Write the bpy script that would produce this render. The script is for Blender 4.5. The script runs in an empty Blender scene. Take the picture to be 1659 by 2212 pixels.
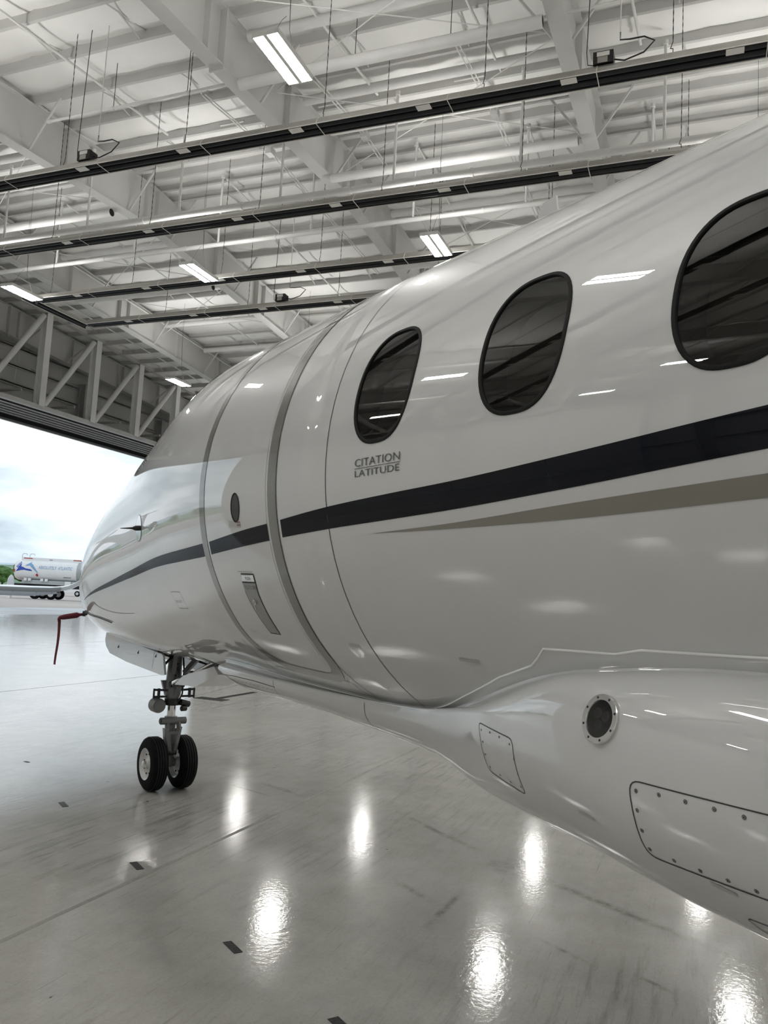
import bpy, bmesh, math, random
from math import sin, cos, pi, radians, sqrt, atan2, tan
from mathutils import Vector, Matrix
random.seed(7)

# ------------------------------------------------------------------ camera
# World frame = hangar: x runs across the hangar (along the roof beams),
# y runs towards the open door, z up.  The camera stands at x = y = 0.
scene = bpy.context.scene
C = scene.collection
CAM_H = 1.6
cam_data = bpy.data.cameras.new('camera')
cam = bpy.data.objects.new('camera', cam_data)
C.objects.link(cam)
cam_data.sensor_fit = 'HORIZONTAL'
cam_data.sensor_width = 36.0
cam_data.lens = 36.0 * 1756.3 / 1659.0
cam_data.clip_start = 0.05
cam_data.clip_end = 3000
_az, _p, _r = radians(21.53), radians(6.15), radians(3.04)
_f0 = Vector((cos(_az), sin(_az), 0)); _r0 = Vector((sin(_az), -cos(_az), 0)); _u0 = Vector((0, 0, 1))
_fw = _f0 * cos(_p) + _u0 * sin(_p)
_up = _u0 * cos(_p) - _f0 * sin(_p)
_rt = _r0 * cos(_r) + _up * sin(_r)
_u2 = _up * cos(_r) - _r0 * sin(_r)
M = Matrix((( _rt.x, _u2.x, -_fw.x, 0), (_rt.y, _u2.y, -_fw.y, 0), (_rt.z, _u2.z, -_fw.z, CAM_H), (0, 0, 0, 1)))
cam.matrix_world = M
scene.camera = cam

scene.view_settings.view_transform = 'Standard'
scene.view_settings.look = 'None'
scene.view_settings.gamma = 1.0
scene.view_settings.use_curve_mapping = False
scene.view_settings.exposure = 0.80
LAMP_RADIANCE = 57.0
CEILING_FILL_RADIANCE = 98.0
SKY_STRENGTH = 0.67

# ------------------------------------------------------------------ world: bright broken overcast
world = bpy.data.worlds.new('overcast_sky')
scene.world = world
world.use_nodes = True
nt = world.node_tree
for n_ in list(nt.nodes): nt.nodes.remove(n_)
def wn(t, **k):
    n_ = nt.nodes.new(t)
    for a, b in k.items(): setattr(n_, a, b)
    return n_
w_out = wn('ShaderNodeOutputWorld'); w_bg = wn('ShaderNodeBackground')
w_tc = wn('ShaderNodeTexCoord'); w_map = wn('ShaderNodeMapping')
w_map.inputs['Scale'].default_value = (1.5, 1.5, 5.0)
w_n1 = wn('ShaderNodeTexNoise'); w_n1.inputs['Scale'].default_value = 1.9
w_n1.inputs['Detail'].default_value = 6; w_n1.inputs['Roughness'].default_value = 0.55
w_r1 = wn('ShaderNodeValToRGB')
e = w_r1.color_ramp.elements
e[0].position = 0.36; e[0].color = (0.46, 0.57, 0.67, 1)
e[1].position = 0.56; e[1].color = (1.02, 1.10, 1.18, 1)
e2 = e.new(0.46); e2.color = (0.74, 0.85, 0.91, 1)
w_bg.inputs['Strength'].default_value = SKY_STRENGTH
nt.links.new(w_tc.outputs['Generated'], w_map.inputs['Vector'])
nt.links.new(w_map.outputs['Vector'], w_n1.inputs['Vector'])
nt.links.new(w_n1.outputs['Fac'], w_r1.inputs['Fac'])
nt.links.new(w_r1.outputs['Color'], w_bg.inputs['Color'])
nt.links.new(w_bg.outputs['Background'], w_out.inputs['Surface'])

# ------------------------------------------------------------------ materials
MATS = {}
def mat(name, col, rough=0.5, metal=0.0, spec=0.5, coat=0.0, coat_rough=0.03, coat_ior=1.5, noise=0.0, nscale=8.0,
        bump=0.0, bscale=30.0, emit=None, stretch=(1, 1, 1)):
    m = bpy.data.materials.new(name); m.use_nodes = True
    t = m.node_tree; b = t.nodes['Principled BSDF']
    b.inputs['Base Color'].default_value = (*col, 1)
    b.inputs['Roughness'].default_value = rough
    b.inputs['Metallic'].default_value = metal
    b.inputs['Specular IOR Level'].default_value = spec
    b.inputs['Coat Weight'].default_value = coat
    b.inputs['Coat Roughness'].default_value = coat_rough
    b.inputs['Coat IOR'].default_value = coat_ior
    if noise or bump:
        tc = t.nodes.new('ShaderNodeTexCoord'); mp = t.nodes.new('ShaderNodeMapping')
        mp.inputs['Scale'].default_value = stretch
        t.links.new(tc.outputs['Object'], mp.inputs['Vector'])
    if noise:
        nz = t.nodes.new('ShaderNodeTexNoise'); nz.inputs['Scale'].default_value = nscale
        nz.inputs['Detail'].default_value = 5
        rp = t.nodes.new('ShaderNodeValToRGB')
        rp.color_ramp.elements[0].position = 0.3; rp.color_ramp.elements[1].position = 0.7
        rp.color_ramp.elements[0].color = (*[c * (1 - noise) for c in col], 1)
        rp.color_ramp.elements[1].color = (*[min(1, c * (1 + noise * 0.6)) for c in col], 1)
        t.links.new(mp.outputs['Vector'], nz.inputs['Vector'])
        t.links.new(nz.outputs['Fac'], rp.inputs['Fac'])
        t.links.new(rp.outputs['Color'], b.inputs['Base Color'])
    if bump:
        nb = t.nodes.new('ShaderNodeTexNoise'); nb.inputs['Scale'].default_value = bscale
        nb.inputs['Detail'].default_value = 3
        bp = t.nodes.new('ShaderNodeBump'); bp.inputs['Strength'].default_value = bump
        bp.inputs['Distance'].default_value = 0.02
        t.links.new(mp.outputs['Vector'], nb.inputs['Vector'])
        t.links.new(nb.outputs['Fac'], bp.inputs['Height'])
        t.links.new(bp.outputs['Normal'], b.inputs['Normal'])
    if emit:
        b.inputs['Emission Color'].default_value = (*emit[0], 1)
        b.inputs['Emission Strength'].default_value = emit[1]
    MATS[name] = m
    return m

PAINT = mat('aircraft_white_paint', (0.60, 0.605, 0.60), 0.35, 0, 0.15, 1.0, 0.010, noise=0.02, nscale=3, coat_ior=1.88)
NAVY = mat('stripe_navy_paint', (0.003, 0.004, 0.008), 0.30, 0, 0.0, 0.5, 0.012, noise=0.05, nscale=4, coat_ior=1.5)
TAUPE = mat('stripe_taupe_paint', (0.200, 0.185, 0.155), 0.30, 0, 0.5, 1.0, 0.02, noise=0.03, nscale=5)
BAND = mat('door_band_grey_paint', (0.170, 0.165, 0.145), 0.32, 0, 0.5, 1.0, 0.02, noise=0.03, nscale=5)
SEAM = mat('panel_seam_sealant', (0.035, 0.035, 0.035), 0.6, noise=0.1, nscale=20)
DECAL = mat('decal_grey_ink', (0.075, 0.075, 0.072), 0.4, 0, 0.5, 0.6, noise=0.02)
FAINT = mat('decal_pale_ink', (0.42, 0.42, 0.41), 0.4, 0, 0.5, 0.6, noise=0.02)
RUBBER = mat('black_window_rubber', (0.012, 0.012, 0.012), 0.6, 0, 0.15, noise=0.1, nscale=15)
TYRE = mat('tyre_rubber', (0.0045, 0.0045, 0.005), 0.8, 0, 0.12, noise=0.2, nscale=25, bump=0.2, bscale=60)
LINER = mat('cabin_interior_dark', (0.090, 0.085, 0.075), 0.8, noise=0.1, nscale=3)
REVEAL = mat('window_reveal_trim', (0.13, 0.125, 0.115), 0.6, noise=0.05)
CHROME = mat('polished_metal', (0.72, 0.72, 0.71), 0.14, 1.0, noise=0.03, nscale=12)
BRUSHED = mat('brushed_metal', (0.33, 0.33, 0.32), 0.35, 0.5, noise=0.06, nscale=10, stretch=(1, 8, 1))
STEEL_GREY = mat('gear_grey_enamel', (0.155, 0.16, 0.16), 0.35, 0, 0.5, 0.3, noise=0.06, nscale=12)
DARK_METAL = mat('dark_gear_metal', (0.016, 0.016, 0.017), 0.45, 0.2, noise=0.15, nscale=25)
WHEEL = mat('wheel_grey_enamel', (0.50, 0.50, 0.49), 0.35, 0, 0.5, 0.3, noise=0.05, nscale=15)
WALLW = mat('white_wall_panel_enamel', (0.78, 0.775, 0.76), 0.5, 0, 0.4, noise=0.03, nscale=0.8)
TRUSSW = mat('bright_white_truss_enamel', (0.86, 0.86, 0.85), 0.45, 0, 0.4, noise=0.03, nscale=1.5)
BEAM = mat('white_steel_enamel', (0.58, 0.577, 0.56), 0.5, 0, 0.4, noise=0.04, nscale=1.2)
PURL = mat('purlin_white_steel', (0.54, 0.535, 0.52), 0.5, 0, 0.4, noise=0.05, nscale=2.0)
INSUL = mat('white_vinyl_insulation', (0.85, 0.845, 0.825), 0.5, 0, 0.3, noise=0.03, nscale=1.5, bump=0.5, bscale=2.2)
PIPE = mat('white_pipe_enamel', (0.72, 0.715, 0.70), 0.6, 0, 0.3, noise=0.05, nscale=3)
SIDING = mat('grey_white_siding', (0.74, 0.74, 0.72), 0.55, 0, 0.4, noise=0.05, nscale=0.8)
GIRT = mat('girt_grey_steel', (0.56, 0.56, 0.55), 0.55, noise=0.06, nscale=2)
TRACKM = mat('door_track_steel', (0.66, 0.66, 0.65), 0.4, 0.2, noise=0.08, nscale=4)
TRACKD = mat('black_fascia_and_void_shade', (0.012, 0.012, 0.012), 0.7, noise=0.1)  # true black on the fascia, elsewhere stands in for unlit voids
REFL = mat('heater_reflector_aluminium', (0.42, 0.41, 0.38), 0.38, 0.7, noise=0.08, nscale=4)
REFL_IN = mat('heater_reflector_dark_inside', (0.035, 0.036, 0.040), 0.45, 0.4, noise=0.15, nscale=5)  # inside face coloured much darker than the outer face
TUBE_D = mat('heater_tube_blackened_steel', (0.018, 0.019, 0.022), 0.4, 0.5, noise=0.2, nscale=6)
PLATE = mat('white_label_plate', (0.80, 0.79, 0.75), 0.4, noise=0.03)
CHAIN = mat('dark_chain_steel', (0.05, 0.05, 0.05), 0.5, 0.6, noise=0.1, nscale=30)
LAMP_ON = mat('lamp_diffuser_lit', (0.9, 0.9, 0.9), 0.4, emit=((1.0, 0.985, 0.955), LAMP_RADIANCE))
CEILING_FILL = mat('added_ceiling_fill_glow', (0.9, 0.9, 0.9), 0.4, emit=((1.0, 0.985, 0.955), CEILING_FILL_RADIANCE))  # upward glow added to brighten the ceiling, not a seen part of the fixtures
LAMP_BODY = mat('lamp_white_housing', (0.80, 0.80, 0.78), 0.35, noise=0.02)
TAPE = mat('black_floor_tape', (0.012, 0.012, 0.013), 0.55, noise=0.25, nscale=40, bump=0.3, bscale=60)
GRATE = mat('dark_cast_grate', (0.02, 0.02, 0.02), 0.6, 0.3, noise=0.2, nscale=20)
RED = mat('red_webbing', (0.10, 0.006, 0.014), 0.7, noise=0.15, nscale=40)
REDPLATE = mat('red_sign_paint', (0.45, 0.03, 0.04), 0.45, noise=0.05)
TANK_W = mat('tank_white_enamel', (0.80, 0.80, 0.80), 0.3, 0, 0.5, 0.5, noise=0.03, nscale=2)
TANK_G = mat('tank_end_grey', (0.40, 0.42, 0.42), 0.3, 0.3, noise=0.05, nscale=2)
LOGO_B = mat('logo_royal_blue', (0.02, 0.07, 0.42), 0.4, noise=0.05)
LOGO_L = mat('logo_steel_blue', (0.20, 0.36, 0.58), 0.4, noise=0.05)
APRON = mat('brown_grey_apron_concrete', (0.47, 0.42, 0.385), 0.75, noise=0.10, nscale=0.15, bump=0.1, bscale=8)
SLABOUT = mat('pale_apron_concrete', (0.52, 0.53, 0.54), 0.35, noise=0.08, nscale=0.4, stretch=(0.3, 1.5, 1))
GRASS = mat('grass_green', (0.16, 0.22, 0.07), 0.9, noise=0.25, nscale=0.08)
LEAF = mat('tree_leaf_green', (0.085, 0.17, 0.045), 0.85, noise=0.45, nscale=0.9)
LEAF2 = mat('tree_leaf_dark_green', (0.06, 0.125, 0.045), 0.85, noise=0.4, nscale=0.7)
BARK = mat('tree_bark', (0.10, 0.075, 0.05), 0.9, noise=0.2)
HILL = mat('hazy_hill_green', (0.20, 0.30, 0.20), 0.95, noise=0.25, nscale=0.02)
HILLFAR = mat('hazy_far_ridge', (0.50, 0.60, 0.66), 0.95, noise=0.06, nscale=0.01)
JETWHITE = mat('parked_jet_white_paint', (0.82, 0.83, 0.84), 0.3, 0, 0.5, 0.8, noise=0.02)
JETGREY = mat('parked_jet_dark_grey', (0.20, 0.205, 0.20), 0.35, 0, 0.5, 0.6, noise=0.05, nscale=4)
JETPALE = mat('parked_jet_pale_grey', (0.55, 0.57, 0.60), 0.3, 0, 0.5, 0.6, noise=0.03)
VANGLASS = mat('dark_vehicle_glass', (0.015, 0.017, 0.02), 0.08, 0, 0.5, noise=0.05)
TAIL_R = mat('red_lamp_lens', (0.55, 0.05, 0.03), 0.3, noise=0.05)
AMBER = mat('grey_cone_fabric', (0.55, 0.56, 0.58), 0.6, noise=0.08)

# tinted cabin glass: reflecting by Fresnel, dark see-through behind
def glass_mat():
    m = bpy.data.materials.new('tinted_cabin_glass'); m.use_nodes = True
    t = m.node_tree
    for n_ in list(t.nodes): t.nodes.remove(n_)
    out = t.nodes.new('ShaderNodeOutputMaterial'); mx = t.nodes.new('ShaderNodeMixShader')
    gl = t.nodes.new('ShaderNodeBsdfGlossy'); gl.inputs['Roughness'].default_value = 0.012
    gl.inputs['Color'].default_value = (0.95, 0.95, 0.95, 1)
    tr = t.nodes.new('ShaderNodeBsdfTransparent'); tr.inputs['Color'].default_value = (0.42, 0.41, 0.39, 1)
    fr = t.nodes.new('ShaderNodeFresnel'); fr.inputs['IOR'].default_value = 1.62
    nz = t.nodes.new('ShaderNodeTexNoise'); nz.inputs['Scale'].default_value = 2.5
    tc = t.nodes.new('ShaderNodeTexCoord'); bp = t.nodes.new('ShaderNodeBump')
    bp.inputs['Strength'].default_value = 0.006; bp.inputs['Distance'].default_value = 0.05
    t.links.new(tc.outputs['Object'], nz.inputs['Vector']); t.links.new(nz.outputs['Fac'], bp.inputs['Height'])
    t.links.new(bp.outputs['Normal'], gl.inputs['Normal'])
    t.links.new(fr.outputs['Fac'], mx.inputs['Fac'])
    t.links.new(tr.outputs['BSDF'], mx.inputs[1]); t.links.new(gl.outputs['BSDF'], mx.inputs[2])
    t.links.new(mx.outputs['Shader'], out.inputs['Surface'])
    return m
GLASS = glass_mat()

# polished, stained hangar concrete
FLOOR_MARKS = [(3.95, 1.258, 4.70, 1.230, 0.07, 0.25), (4.65, 1.70, 4.30, 1.20, 0.09, 0.45), (6.32, 3.55, 6.05, 2.90, 0.10, 0.45), (6.12, 3.75, 5.9, 3.1, 0.06, 0.55),
    (6.12, 2.25, 5.276, 1.17, 0.10, 0.5), (5.30, 1.20, 4.30, -0.35, 0.12, 0.45), (5.30, 1.30, 5.0, 0.90, 0.32, 0.6), (4.22, 0.78, 3.97, 0.39, 0.05, 0.45), (4.02, 0.28, 3.86, 0.05, 0.05, 0.45),
    (4.44, 4.30, 4.29, 3.80, 0.12, 1.14), (4.33, 3.86, 4.05, 3.52, 0.12, 1.14), (4.18, 3.65, 3.12, 2.82, 0.12, 1.16), (3.22, 2.90, 2.30, 2.06, 0.12, 1.14)]  # pale arcs that lighten the concrete
def floor_mat():
    m = bpy.data.materials.new('polished_hangar_concrete'); m.use_nodes = True
    t = m.node_tree; b = t.nodes['Principled BSDF']
    L = t.links.new
    def N(tp, **k):
        n_ = t.nodes.new(tp)
        for a, v in k.items():
            if a in n_.inputs: n_.inputs[a].default_value = v
            else: setattr(n_, a, v)
        return n_
    geo = N('ShaderNodeNewGeometry')
    def noise(scale, detail, rough=0.5, stretch=(1, 1, 1), rot=0.0):
        mp = N('ShaderNodeMapping'); mp.inputs['Scale'].default_value = stretch
        mp.inputs['Rotation'].default_value = (0, 0, rot)
        L(geo.outputs['Position'], mp.inputs['Vector'])
        nz = N('ShaderNodeTexNoise'); nz.inputs['Scale'].default_value = scale
        nz.inputs['Detail'].default_value = detail; nz.inputs['Roughness'].default_value = rough
        L(mp.outputs['Vector'], nz.inputs['Vector'])
        return nz.outputs['Fac']
    def ramp(fac, a, ca, c, cc):
        r = N('ShaderNodeValToRGB'); e = r.color_ramp.elements
        e[0].position = a; e[1].position = c
        e[0].color = (*ca, 1) if isinstance(ca, tuple) else (ca, ca, ca, 1)
        e[1].color = (*cc, 1) if isinstance(cc, tuple) else (cc, cc, cc, 1)
        L(fac, r.inputs['Fac']); return r.outputs['Color']
    def mul(a, bb, fac=1.0):
        mx = N('ShaderNodeMix'); mx.data_type = 'RGBA'; mx.blend_type = 'MULTIPLY'
        mx.inputs[0].default_value = fac
        L(a, mx.inputs[6]); L(bb, mx.inputs[7]); return mx.outputs[2]
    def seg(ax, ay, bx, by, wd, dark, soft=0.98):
        """streak along a floor segment: dark ones are wheel rubber marks, pale ones only lighten"""
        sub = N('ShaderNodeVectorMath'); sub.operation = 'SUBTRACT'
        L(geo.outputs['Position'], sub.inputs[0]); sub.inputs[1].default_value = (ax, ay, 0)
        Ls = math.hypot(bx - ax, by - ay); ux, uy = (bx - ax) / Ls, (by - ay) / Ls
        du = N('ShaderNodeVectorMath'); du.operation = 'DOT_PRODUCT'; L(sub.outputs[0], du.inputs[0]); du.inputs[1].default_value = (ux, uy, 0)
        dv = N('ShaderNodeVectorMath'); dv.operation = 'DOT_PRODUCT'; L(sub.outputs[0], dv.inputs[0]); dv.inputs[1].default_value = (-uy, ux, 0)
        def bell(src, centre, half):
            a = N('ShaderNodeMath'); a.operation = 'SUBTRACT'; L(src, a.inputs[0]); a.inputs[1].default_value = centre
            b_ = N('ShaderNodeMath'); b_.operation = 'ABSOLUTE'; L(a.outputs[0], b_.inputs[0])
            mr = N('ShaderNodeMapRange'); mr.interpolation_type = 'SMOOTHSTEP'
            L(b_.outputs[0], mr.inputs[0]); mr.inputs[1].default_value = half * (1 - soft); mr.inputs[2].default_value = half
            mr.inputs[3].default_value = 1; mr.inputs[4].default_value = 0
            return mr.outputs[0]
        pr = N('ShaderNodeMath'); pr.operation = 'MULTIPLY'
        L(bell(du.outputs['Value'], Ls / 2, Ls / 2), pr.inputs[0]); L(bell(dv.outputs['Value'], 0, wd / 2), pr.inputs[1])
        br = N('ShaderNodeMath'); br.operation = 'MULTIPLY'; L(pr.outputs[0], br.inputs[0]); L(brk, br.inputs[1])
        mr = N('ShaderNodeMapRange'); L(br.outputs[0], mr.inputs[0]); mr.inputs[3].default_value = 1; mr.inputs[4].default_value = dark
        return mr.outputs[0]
    brk = ramp(noise(9.0, 7, 0.75), 0.38, 0.0, 0.60, 1.0)
    base = ramp(noise(0.55, 8, 0.6), 0.25, (0.345, 0.337, 0.312), 0.75, (0.43, 0.422, 0.396))
    mott = ramp(noise(4.0, 9, 0.7), 0.30, 0.86, 0.62, 1.03)
    # worn scuff patches: fine stretched streaks masked by a broad patch noise
    patch = ramp(noise(0.45, 3, 0.5, (1, 1, 1)), 0.46, 0.15, 0.64, 1.0)
    streak = ramp(noise(7.0, 8, 0.72, (0.22, 2.6, 1), radians(-26)), 0.34, 0.55, 0.50, 1.0)
    inv = N('ShaderNodeMix'); inv.data_type = 'RGBA'
    L(patch, inv.inputs[0]); inv.inputs[6].default_value = (1, 1, 1, 1); L(streak, inv.inputs[7])
    scratch = ramp(noise(30.0, 4, 0.6, (0.10, 3.0, 1), radians(21)), 0.27, 0.62, 0.36, 1.0)
    grit = ramp(noise(60.0, 5, 0.7), 0.33, 0.88, 0.5, 1.0)
    dots = ramp(noise(11.0, 2, 0.4), 0.205, 0.35, 0.225, 1.0)
    col = mul(mul(mul(mul(mul(base, mott), inv.outputs[2]), grit), dots), scratch)
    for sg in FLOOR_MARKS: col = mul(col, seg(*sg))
    L(col, b.inputs['Base Color'])
    rg = ramp(noise(1.8, 6, 0.65), 0.3, 0.075, 0.75, 0.145)
    L(rg, b.inputs['Roughness'])
    b.inputs['Specular IOR Level'].default_value = 0.85
    bp = N('ShaderNodeBump'); bp.inputs['Strength'].default_value = 0.05; bp.inputs['Distance'].default_value = 0.01
    L(noise(34.0, 3, 0.55), bp.inputs['Height']); L(bp.outputs['Normal'], b.inputs['Normal'])
    return m
FLOORM = floor_mat()

# ------------------------------------------------------------------ mesh helpers
class MB:
    def __init__(self): self.v = []; self.f = []; self.mi = []
    def add(self, vs, fs, mi=0):
        o = len(self.v); self.v += [tuple(x) for x in vs]
        self.f += [tuple(i + o for i in f) for f in fs]; self.mi += [mi] * len(fs)
        return self
    def box(self, x0, x1, y0, y1, z0, z1, mi=0):
        vs = [(x, y, z) for z in (z0, z1) for y in (y0, y1) for x in (x0, x1)]
        return self.add(vs, [(0, 2, 3, 1), (4, 5, 7, 6), (0, 1, 5, 4), (2, 6, 7, 3), (0, 4, 6, 2), (1, 3, 7, 5)], mi)
    def bar(self, a, b, w, h, mi=0, upv=(0, 0, 1)):
        a = Vector(a); b = Vector(b); d = (b - a).normalized(); u = Vector(upv)
        s = d.cross(u)
        if s.length < 1e-4: s = d.cross(Vector((1, 0, 0)))
        s.normalize(); u = s.cross(d).normalized()
        vs = []
        for p in (a, b):
            for i, j in ((-1, -1), (1, -1), (1, 1), (-1, 1)):
                vs.append(p + s * (w / 2 * i) + u * (h / 2 * j))
        return self.add(vs, [(0, 1, 2, 3), (4, 7, 6, 5), (0, 4, 5, 1), (1, 5, 6, 2), (2, 6, 7, 3), (3, 7, 4, 0)], mi)
    def tube(self, pts, r, n=10, caps=True, mi=0):
        pts = [Vector(p) for p in pts]
        rs = r if isinstance(r, (list, tuple)) else [r] * len(pts)
        rings = []; prev = None
        for i, p in enumerate(pts):
            if i == 0: d = pts[1] - p
            elif i == len(pts) - 1: d = p - pts[i - 1]
            else: d = (pts[i + 1] - p).normalized() + (p - pts[i - 1]).normalized()
            d.normalize()
            if prev is None:
                s = d.cross(Vector((0, 0, 1)))
                if s.length < 1e-3: s = d.cross(Vector((1, 0, 0)))
            else:
                s = prev - d * prev.dot(d)
            s.normalize(); prev = s; u = d.cross(s)
            rings.append([p + (s * cos(2 * pi * k / n) + u * sin(2 * pi * k / n)) * rs[i] for k in range(n)])
        vs = [q for rg in rings for q in rg]; fs = []
        for i in range(len(pts) - 1):
            for k in range(n):
                fs.append((i * n + k, i * n + (k + 1) % n, (i + 1) * n + (k + 1) % n, (i + 1) * n + k))
        if caps:
            fs.append(tuple(reversed(range(n)))); fs.append(tuple((len(pts) - 1) * n + k for k in range(n)))
        return self.add(vs, fs, mi)
    def lathe(self, prof, axis='x', c=(0, 0, 0), n=28, mi=0):
        # prof: list of (along, radius)
        vs = []; fs = []
        for a, r in prof:
            for k in range(n):
                t = 2 * pi * k / n
                if axis == 'x': vs.append((c[0] + a, c[1] + r * cos(t), c[2] + r * sin(t)))
                elif axis == 'z': vs.append((c[0] + r * cos(t), c[1] + r * sin(t), c[2] + a))
                else: vs.append((c[0] + r * cos(t), c[1] + a, c[2] + r * sin(t)))
        for i in range(len(prof) - 1):
            for k in range(n):
                fs.append((i * n + k, i * n + (k + 1) % n, (i + 1) * n + (k + 1) % n, (i + 1) * n + k))
        fs.append(tuple(range(n))); fs.append(tuple((len(prof) - 1) * n + k for k in range(n)))
        return self.add(vs, fs, mi)
    def grid(self, rows, mi=0, closed=False):
        nr = len(rows); nc = len(rows[0]); vs = [p for r in rows for p in r]; fs = []
        for i in range(nr - 1):
            for j in range(nc if closed else nc - 1):
                j2 = (j + 1) % nc
                fs.append((i * nc + j, i * nc + j2, (i + 1) * nc + j2, (i + 1) * nc + j))
        return self.add(vs, fs, mi)
    def prism(self, poly, off, mi=0):
        # poly: list of 3D points (planar); off: extrusion vector
        n = len(poly); off = Vector(off)
        vs = [Vector(p) for p in poly] + [Vector(p) + off for p in poly]
        fs = [tuple(range(n)), tuple(reversed(range(n, 2 * n)))]
        for i in range(n):
            j = (i + 1) % n
            fs.append((i, i + n, j + n, j))
        return self.add(vs, fs, mi)
    def mesh(self, name, smooth=False, fix=True):
        me = bpy.data.meshes.new(name)
        me.from_pydata(self.v, [], self.f)
        if fix:
            bm = bmesh.new(); bm.from_mesh(me)
            bmesh.ops.recalc_face_normals(bm, faces=bm.faces); bm.to_mesh(me); bm.free()
        for p, mi in zip(me.polygons, self.mi): p.material_index = mi
        if smooth:
            for p in me.polygons: p.use_smooth = True
        me.update(); return me

def link(name, me, parent=None, loc=None):
    o = bpy.data.objects.new(name, me); C.objects.link(o)
    if parent is not None: o.parent = parent
    if loc is not None: o.location = loc
    return o
def obj(name, mb, m, parent=None, smooth=False, fix=True, auto=None):
    me = mb.mesh(name, smooth, fix) if isinstance(mb, MB) else mb
    ms = m if isinstance(m, (list, tuple)) else [m]
    if not me.materials:
        for x in ms: me.materials.append(x)
    if auto:
        me.set_sharp_from_angle(angle=radians(auto))
    return link(name, me, parent)
def smooth_mesh(me, ang=40):
    for p in me.polygons: p.use_smooth = True
    me.set_sharp_from_angle(angle=radians(ang))
    return me
def thing(name, label, cat, loc=(0, 0, 0), rz=0.0, group=None):
    o = bpy.data.objects.new(name, None); C.objects.link(o)
    o.empty_display_size = 0.2
    o.location = loc; o.rotation_euler = (0, 0, rz)
    o['label'] = label; o['category'] = cat
    if group: o['group'] = group
    return o
def tag(o, label, cat, group=None):
    o['label'] = label; o['category'] = cat
    if group: o['group'] = group
    return o
def struct(o, label, cat=None):
    o['kind'] = 'structure'; o['label'] = label
    if cat: o['category'] = cat
    return o
def sroot(name, label, cat):
    o = bpy.data.objects.new(name, None); C.objects.link(o); return struct(o, label, cat)
def copy_tree(o, parent=None):
    c = o.copy(); C.objects.link(c)
    c.parent = parent
    for ch in list(o.children): copy_tree(ch, c)
    return c
def text_mesh(body, width, height, bold=0.0):
    """Font outline as a flat mesh, bottom-left at the origin, scaled to width x height."""
    cu = bpy.data.curves.new('lettering', 'FONT'); cu.body = body; cu.resolution_u = 3; cu.offset = bold
    o = bpy.data.objects.new('lettering', cu); C.objects.link(o)
    dg = bpy.context.evaluated_depsgraph_get()
    me = bpy.data.meshes.new_from_object(o.evaluated_get(dg))
    bpy.data.objects.remove(o); bpy.data.curves.remove(cu)
    xs = [v.co.x for v in me.vertices]; ys = [v.co.y for v in me.vertices]
    x0, x1, y0, y1 = min(xs), max(xs), min(ys), max(ys)
    for v in me.vertices:
        v.co.x = (v.co.x - x0) / (x1 - x0) * width; v.co.y = (v.co.y - y0) / (y1 - y0) * height; v.co.z = 0
    return me

# ================================================================== HANGAR SHELL
RIDGE = 19.4; SLOPE = 0.066; ZRIDGE = 12.62
XL, XR = -9.6, 48.4                 # side walls
YB, YF = -17.0, 29.9                # back wall, door wall
def zb(x): return ZRIDGE - SLOPE * abs(x - RIDGE)      # underside of the roof beams
DEPTH = 1.25
FRAMES = [-16.9, -10.4, -3.95, 2.55, 9.3, 15.93, 22.3, 28.25]

# ---- floor slabs with a sawn joint between them
floor = sroot('floor', 'polished pale grey concrete hangar floor with sawn joints and scuffs', 'floor')
JOINTS = [-17.3, -10.0, -3.55, 2.89, 9.33, 15.8, 22.2, 30.0]
for y0, y1 in zip(JOINTS[:-1], JOINTS[1:]):
    g = 0.005; bv = 0.010
    mb = MB()
    xa, xb, ya, yb = XL - 0.3, XR + 0.3, y0 + g, y1 - g
    mb.add([(xa, ya, -bv), (xb, ya, -bv), (xb, yb, -bv), (xa, yb, -bv),
            (xa, ya + bv, 0), (xb, ya + bv, 0), (xb, yb - bv, 0), (xa, yb - bv, 0),
            (xa, ya, -0.2), (xb, ya, -0.2), (xb, yb, -0.2), (xa, yb, -0.2)],
           [(4, 5, 6, 7), (0, 1, 5, 4), (1, 2, 6, 5), (2, 3, 7, 6), (3, 0, 4, 7), (8, 9, 1, 0), (9, 10, 2, 1), (10, 11, 3, 2), (11, 8, 0, 3), (11, 10, 9, 8)])
    obj('floor_slab', mb, FLOORM, floor)
mb = MB()
for y in JOINTS[1:-1]: mb.box(XL, XR, y - 0.0048, y + 0.0048, -0.05, -0.011)
obj('joint_filler', mb, mat('joint_filler_grey', (0.12, 0.115, 0.10), 0.8, noise=0.3, nscale=15), floor)

# ---- outside ground
ground = obj('apron', MB().box(-60, 220, 30.02, 38.0, -0.25, -0.012), SLABOUT)
struct(ground, 'pale concrete strip of apron just outside the hangar door', 'ground')
ground2 = obj('apron_field', MB().box(-260, 420, 38.02, 118, -0.25, -0.014), APRON)
struct(ground2, 'brownish concrete apron beyond the hangar where the tank truck stands', 'ground')
grass = obj('grass_field', MB().box(-900, 1200, 118.02, 900, -0.25, -0.02), GRASS)
struct(grass, 'green grass strip beyond the apron', 'ground')

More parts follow.
